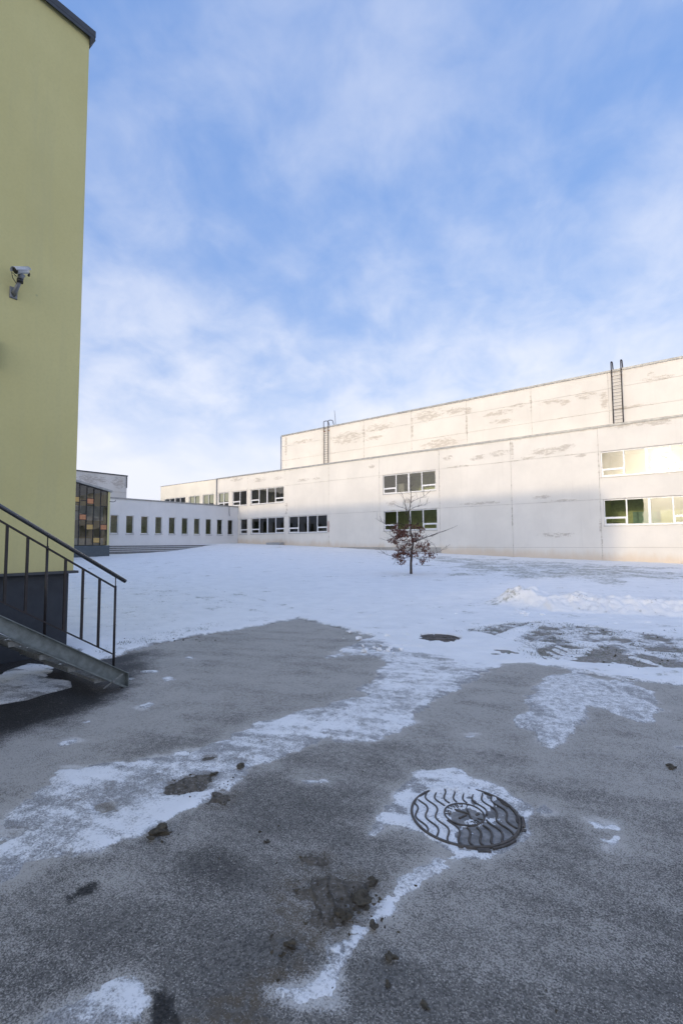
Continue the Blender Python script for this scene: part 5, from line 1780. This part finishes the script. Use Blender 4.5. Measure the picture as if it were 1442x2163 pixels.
clods = [lump_mesh('mud_clod', s, MAT['clod'], 3, 0.95, 0.5) for s in (1, 2, 3)]
CL = [(343, 1762, 0.036, 'largest brown mud clod lying at the lower edge of the snow band'),
      (322, 1778, 0.020, 'small mud clod just left of the largest brown clod'),
      (510, 1624, 0.026, 'dark mud clod at the right end of the mud-stained snow band'),
      (450, 1640, 0.020, 'mud clod at the upper end of the tyre print in the snow band'),
      (732, 1944, 0.034, 'big mud clod at the lower right corner of the tyre-pressed mud'),
      (768, 1906, 0.032, 'rough mud clod on the right edge of the tyre-pressed mud, beside the snow strip'),
      (790, 1868, 0.020, 'mud clod at the upper right tip of the tyre-pressed mud'),
      (776, 1928, 0.013, 'small brown clod on the snow strip right of the mud'),
      (790, 1962, 0.018, 'mud clod at the right tip of the middle snow scrap below the mud'),
      (822, 2028, 0.016, 'lone dark clod on bare asphalt right of the bottom snow strip'),
      (820, 2083, 0.012, 'smaller lone clod on bare asphalt near the bottom, below another clod'),
      (1180, 1276, 0.036, 'dark clod lying on top of the ploughed snow ridge'),
      (616, 2005, 0.016, 'mud clod in the drag mark below the tyre-pressed mud'),
      (895, 2125, 0.014, 'dark clod on asphalt at the very bottom of the picture'),
      (563, 1778, 0.012, 'small dark crumb on open asphalt left of the near manhole cover'),
      (1420, 1622, 0.026, 'dark clod on asphalt at the right edge of the picture')]
for i, (x, y, r_, lab) in enumerate(CL):
    P = ground_at(x, y)
    o = bpy.data.objects.new('mud_clod', clods[i % 3])
    zz_ = P[2] + r_ * 0.30 + (0.012 if 'snow' in lab or 'mud' in lab else 0)
    if 'ridge' in lab:
        d = ray(x, y); P = EYEP + d * (11.45 / np.dot(d, FWD) * 1.0); zz_ = P[2]
    o.location = (P[0], P[1], zz_)
    r_ *= 0.85
    o.scale = (r_ * random.uniform(.9, 1.3), r_ * random.uniform(.8, 1.1), r_ * random.uniform(.7, 1.0))
    o.rotation_euler = (0, 0, random.uniform(0, 6.28))
    tag(o, lab, 'mud clod', 'frozen mud clods')
    link(o)

# crumbs of snow thrown from the ridge and crumbs of soil: too many to count
def crumbs(name, mat, spots, rlo, rhi, seed):
    r_ = random.Random(seed)
    base_me = lump_mesh('tmp', seed, mat, 1, 0.5, 0.8)
    bv = [v.co.copy() for v in base_me.vertices]; bf = [tuple(p.vertices) for p in base_me.polygons]
    bpy.data.meshes.remove(base_me)
    mb = MB()
    for (x, y, sxp, syp, n) in spots:
        for _ in range(n):
            P = ground_at(x + r_.gauss(0, sxp), y + r_.gauss(0, syp))
            s = rlo + (rhi - rlo) * r_.random() ** 2.5
            a = r_.uniform(0, 6.28); ca, sa = math.cos(a), math.sin(a)
            k = (r_.uniform(.8, 1.3), r_.uniform(.7, 1.1), r_.uniform(.6, 1.0))
            mb.raw([(P[0] + s * (v.x * k[0] * ca - v.y * k[1] * sa), P[1] + s * (v.x * k[0] * sa + v.y * k[1] * ca), P[2] + 0.02 + s * (0.35 + v.z * k[2])) for v in bv], bf, 0, False)
    ob = mb.build(name, mat)
    ob['kind'] = 'stuff'
    return ob


crumbs('snow_crumbs', MAT['snow_plain'], [(1100, 1296, 22, 5, 26), (1200, 1306, 50, 5, 40), (1350, 1318, 50, 6, 40), (800, 1375, 28, 9, 26), (860, 1345, 30, 6, 10), (1010, 1300, 40, 14, 10), (760, 1345, 20, 6, 8)], 0.012, 0.06, 5)
crumbs('soil_crumbs', MAT['clod'], [(1180, 1320, 60, 8, 50), (1100, 1290, 60, 12, 20), (1280, 1300, 90, 14, 26), (1400, 1340, 40, 5, 40), (1410, 1335, 20, 3, 40), (1230, 1385, 90, 8, 30), (1350, 1408, 60, 6, 30), (990, 1335, 22, 4, 24),
                                    (330, 1348, 70, 10, 70), (260, 1372, 30, 8, 50), (620, 1290, 120, 25, 20), (500, 1220, 120, 20, 16), (720, 1280, 90, 20, 14)], 0.004, 0.020, 6)
crumbs('mud_crumbs', MAT['clod'], [(720, 1920, 50, 28, 70), (760, 1955, 22, 12, 26), (420, 1660, 40, 20, 40), (620, 2020, 50, 40, 40), (470, 1690, 14, 10, 20), (340, 1772, 14, 10, 14), (640, 1820, 30, 10, 16), (700, 1700, 300, 120, 30), (1000, 2000, 250, 100, 14)], 0.002, 0.010, 8)


# grass poking through the thin snow
def blades(name, spots, mat, seed):
    r_ = random.Random(seed)
    mb = MB()
    for (poly, n, lo, hi) in spots:
        P = np.array(poly)
        mn, mxx = P.min(0), P.max(0)
        k = 0
        while k < n:
            X = np.array([r_.uniform(mn[0], mxx[0]) for _ in range(400)]); Y = np.array([r_.uniform(mn[1], mxx[1]) for _ in range(400)])
            ins = (sdf_poly(X, Y, poly) > 0) & (fbm(X * 1.3, Y * 1.3, 3, 301) > -0.02)
            for x, y in zip(X[ins], Y[ins]):
                z = float(terrain(x, y)) + 0.035
                for _ in range(r_.randint(2, 5)):
                    a = r_.uniform(0, 6.28); L_ = r_.uniform(lo, hi); h_ = r_.uniform(0.008, 0.03)
                    bx, by = x + r_.gauss(0, .03), y + r_.gauss(0, .03)
                    dx_, dy_ = math.cos(a), math.sin(a)
                    wq = 0.004
                    mb.raw([(bx - dy_ * wq, by + dx_ * wq, z - 0.01), (bx + dy_ * wq, by - dx_ * wq, z - 0.01), (bx + dx_ * L_, by + dy_ * L_, z + h_)], [(0, 1, 2)])
                k += 1
                if k >= n:
                    break
    ob = mb.build(name, mat)
    ob['kind'] = 'stuff'


MAT['blade'] = simple('frozen_grass', (0.12, 0.12, 0.07), 0.8, 0, 0.4, 30)
EDGE_STRIP = gp([(205, 1392), (245, 1384), (330, 1358), (430, 1338), (530, 1321), (630, 1304), (640, 1296), (430, 1322), (300, 1348), (200, 1378)])
blades('grass', [(DRAG, 420, 0.03, 0.08), (EDGE_STRIP, 320, 0.02, 0.06), (GRASS, 2600, 0.05, 0.14), (SOIL, 500, 0.02, 0.06)], MAT['blade'], 21)
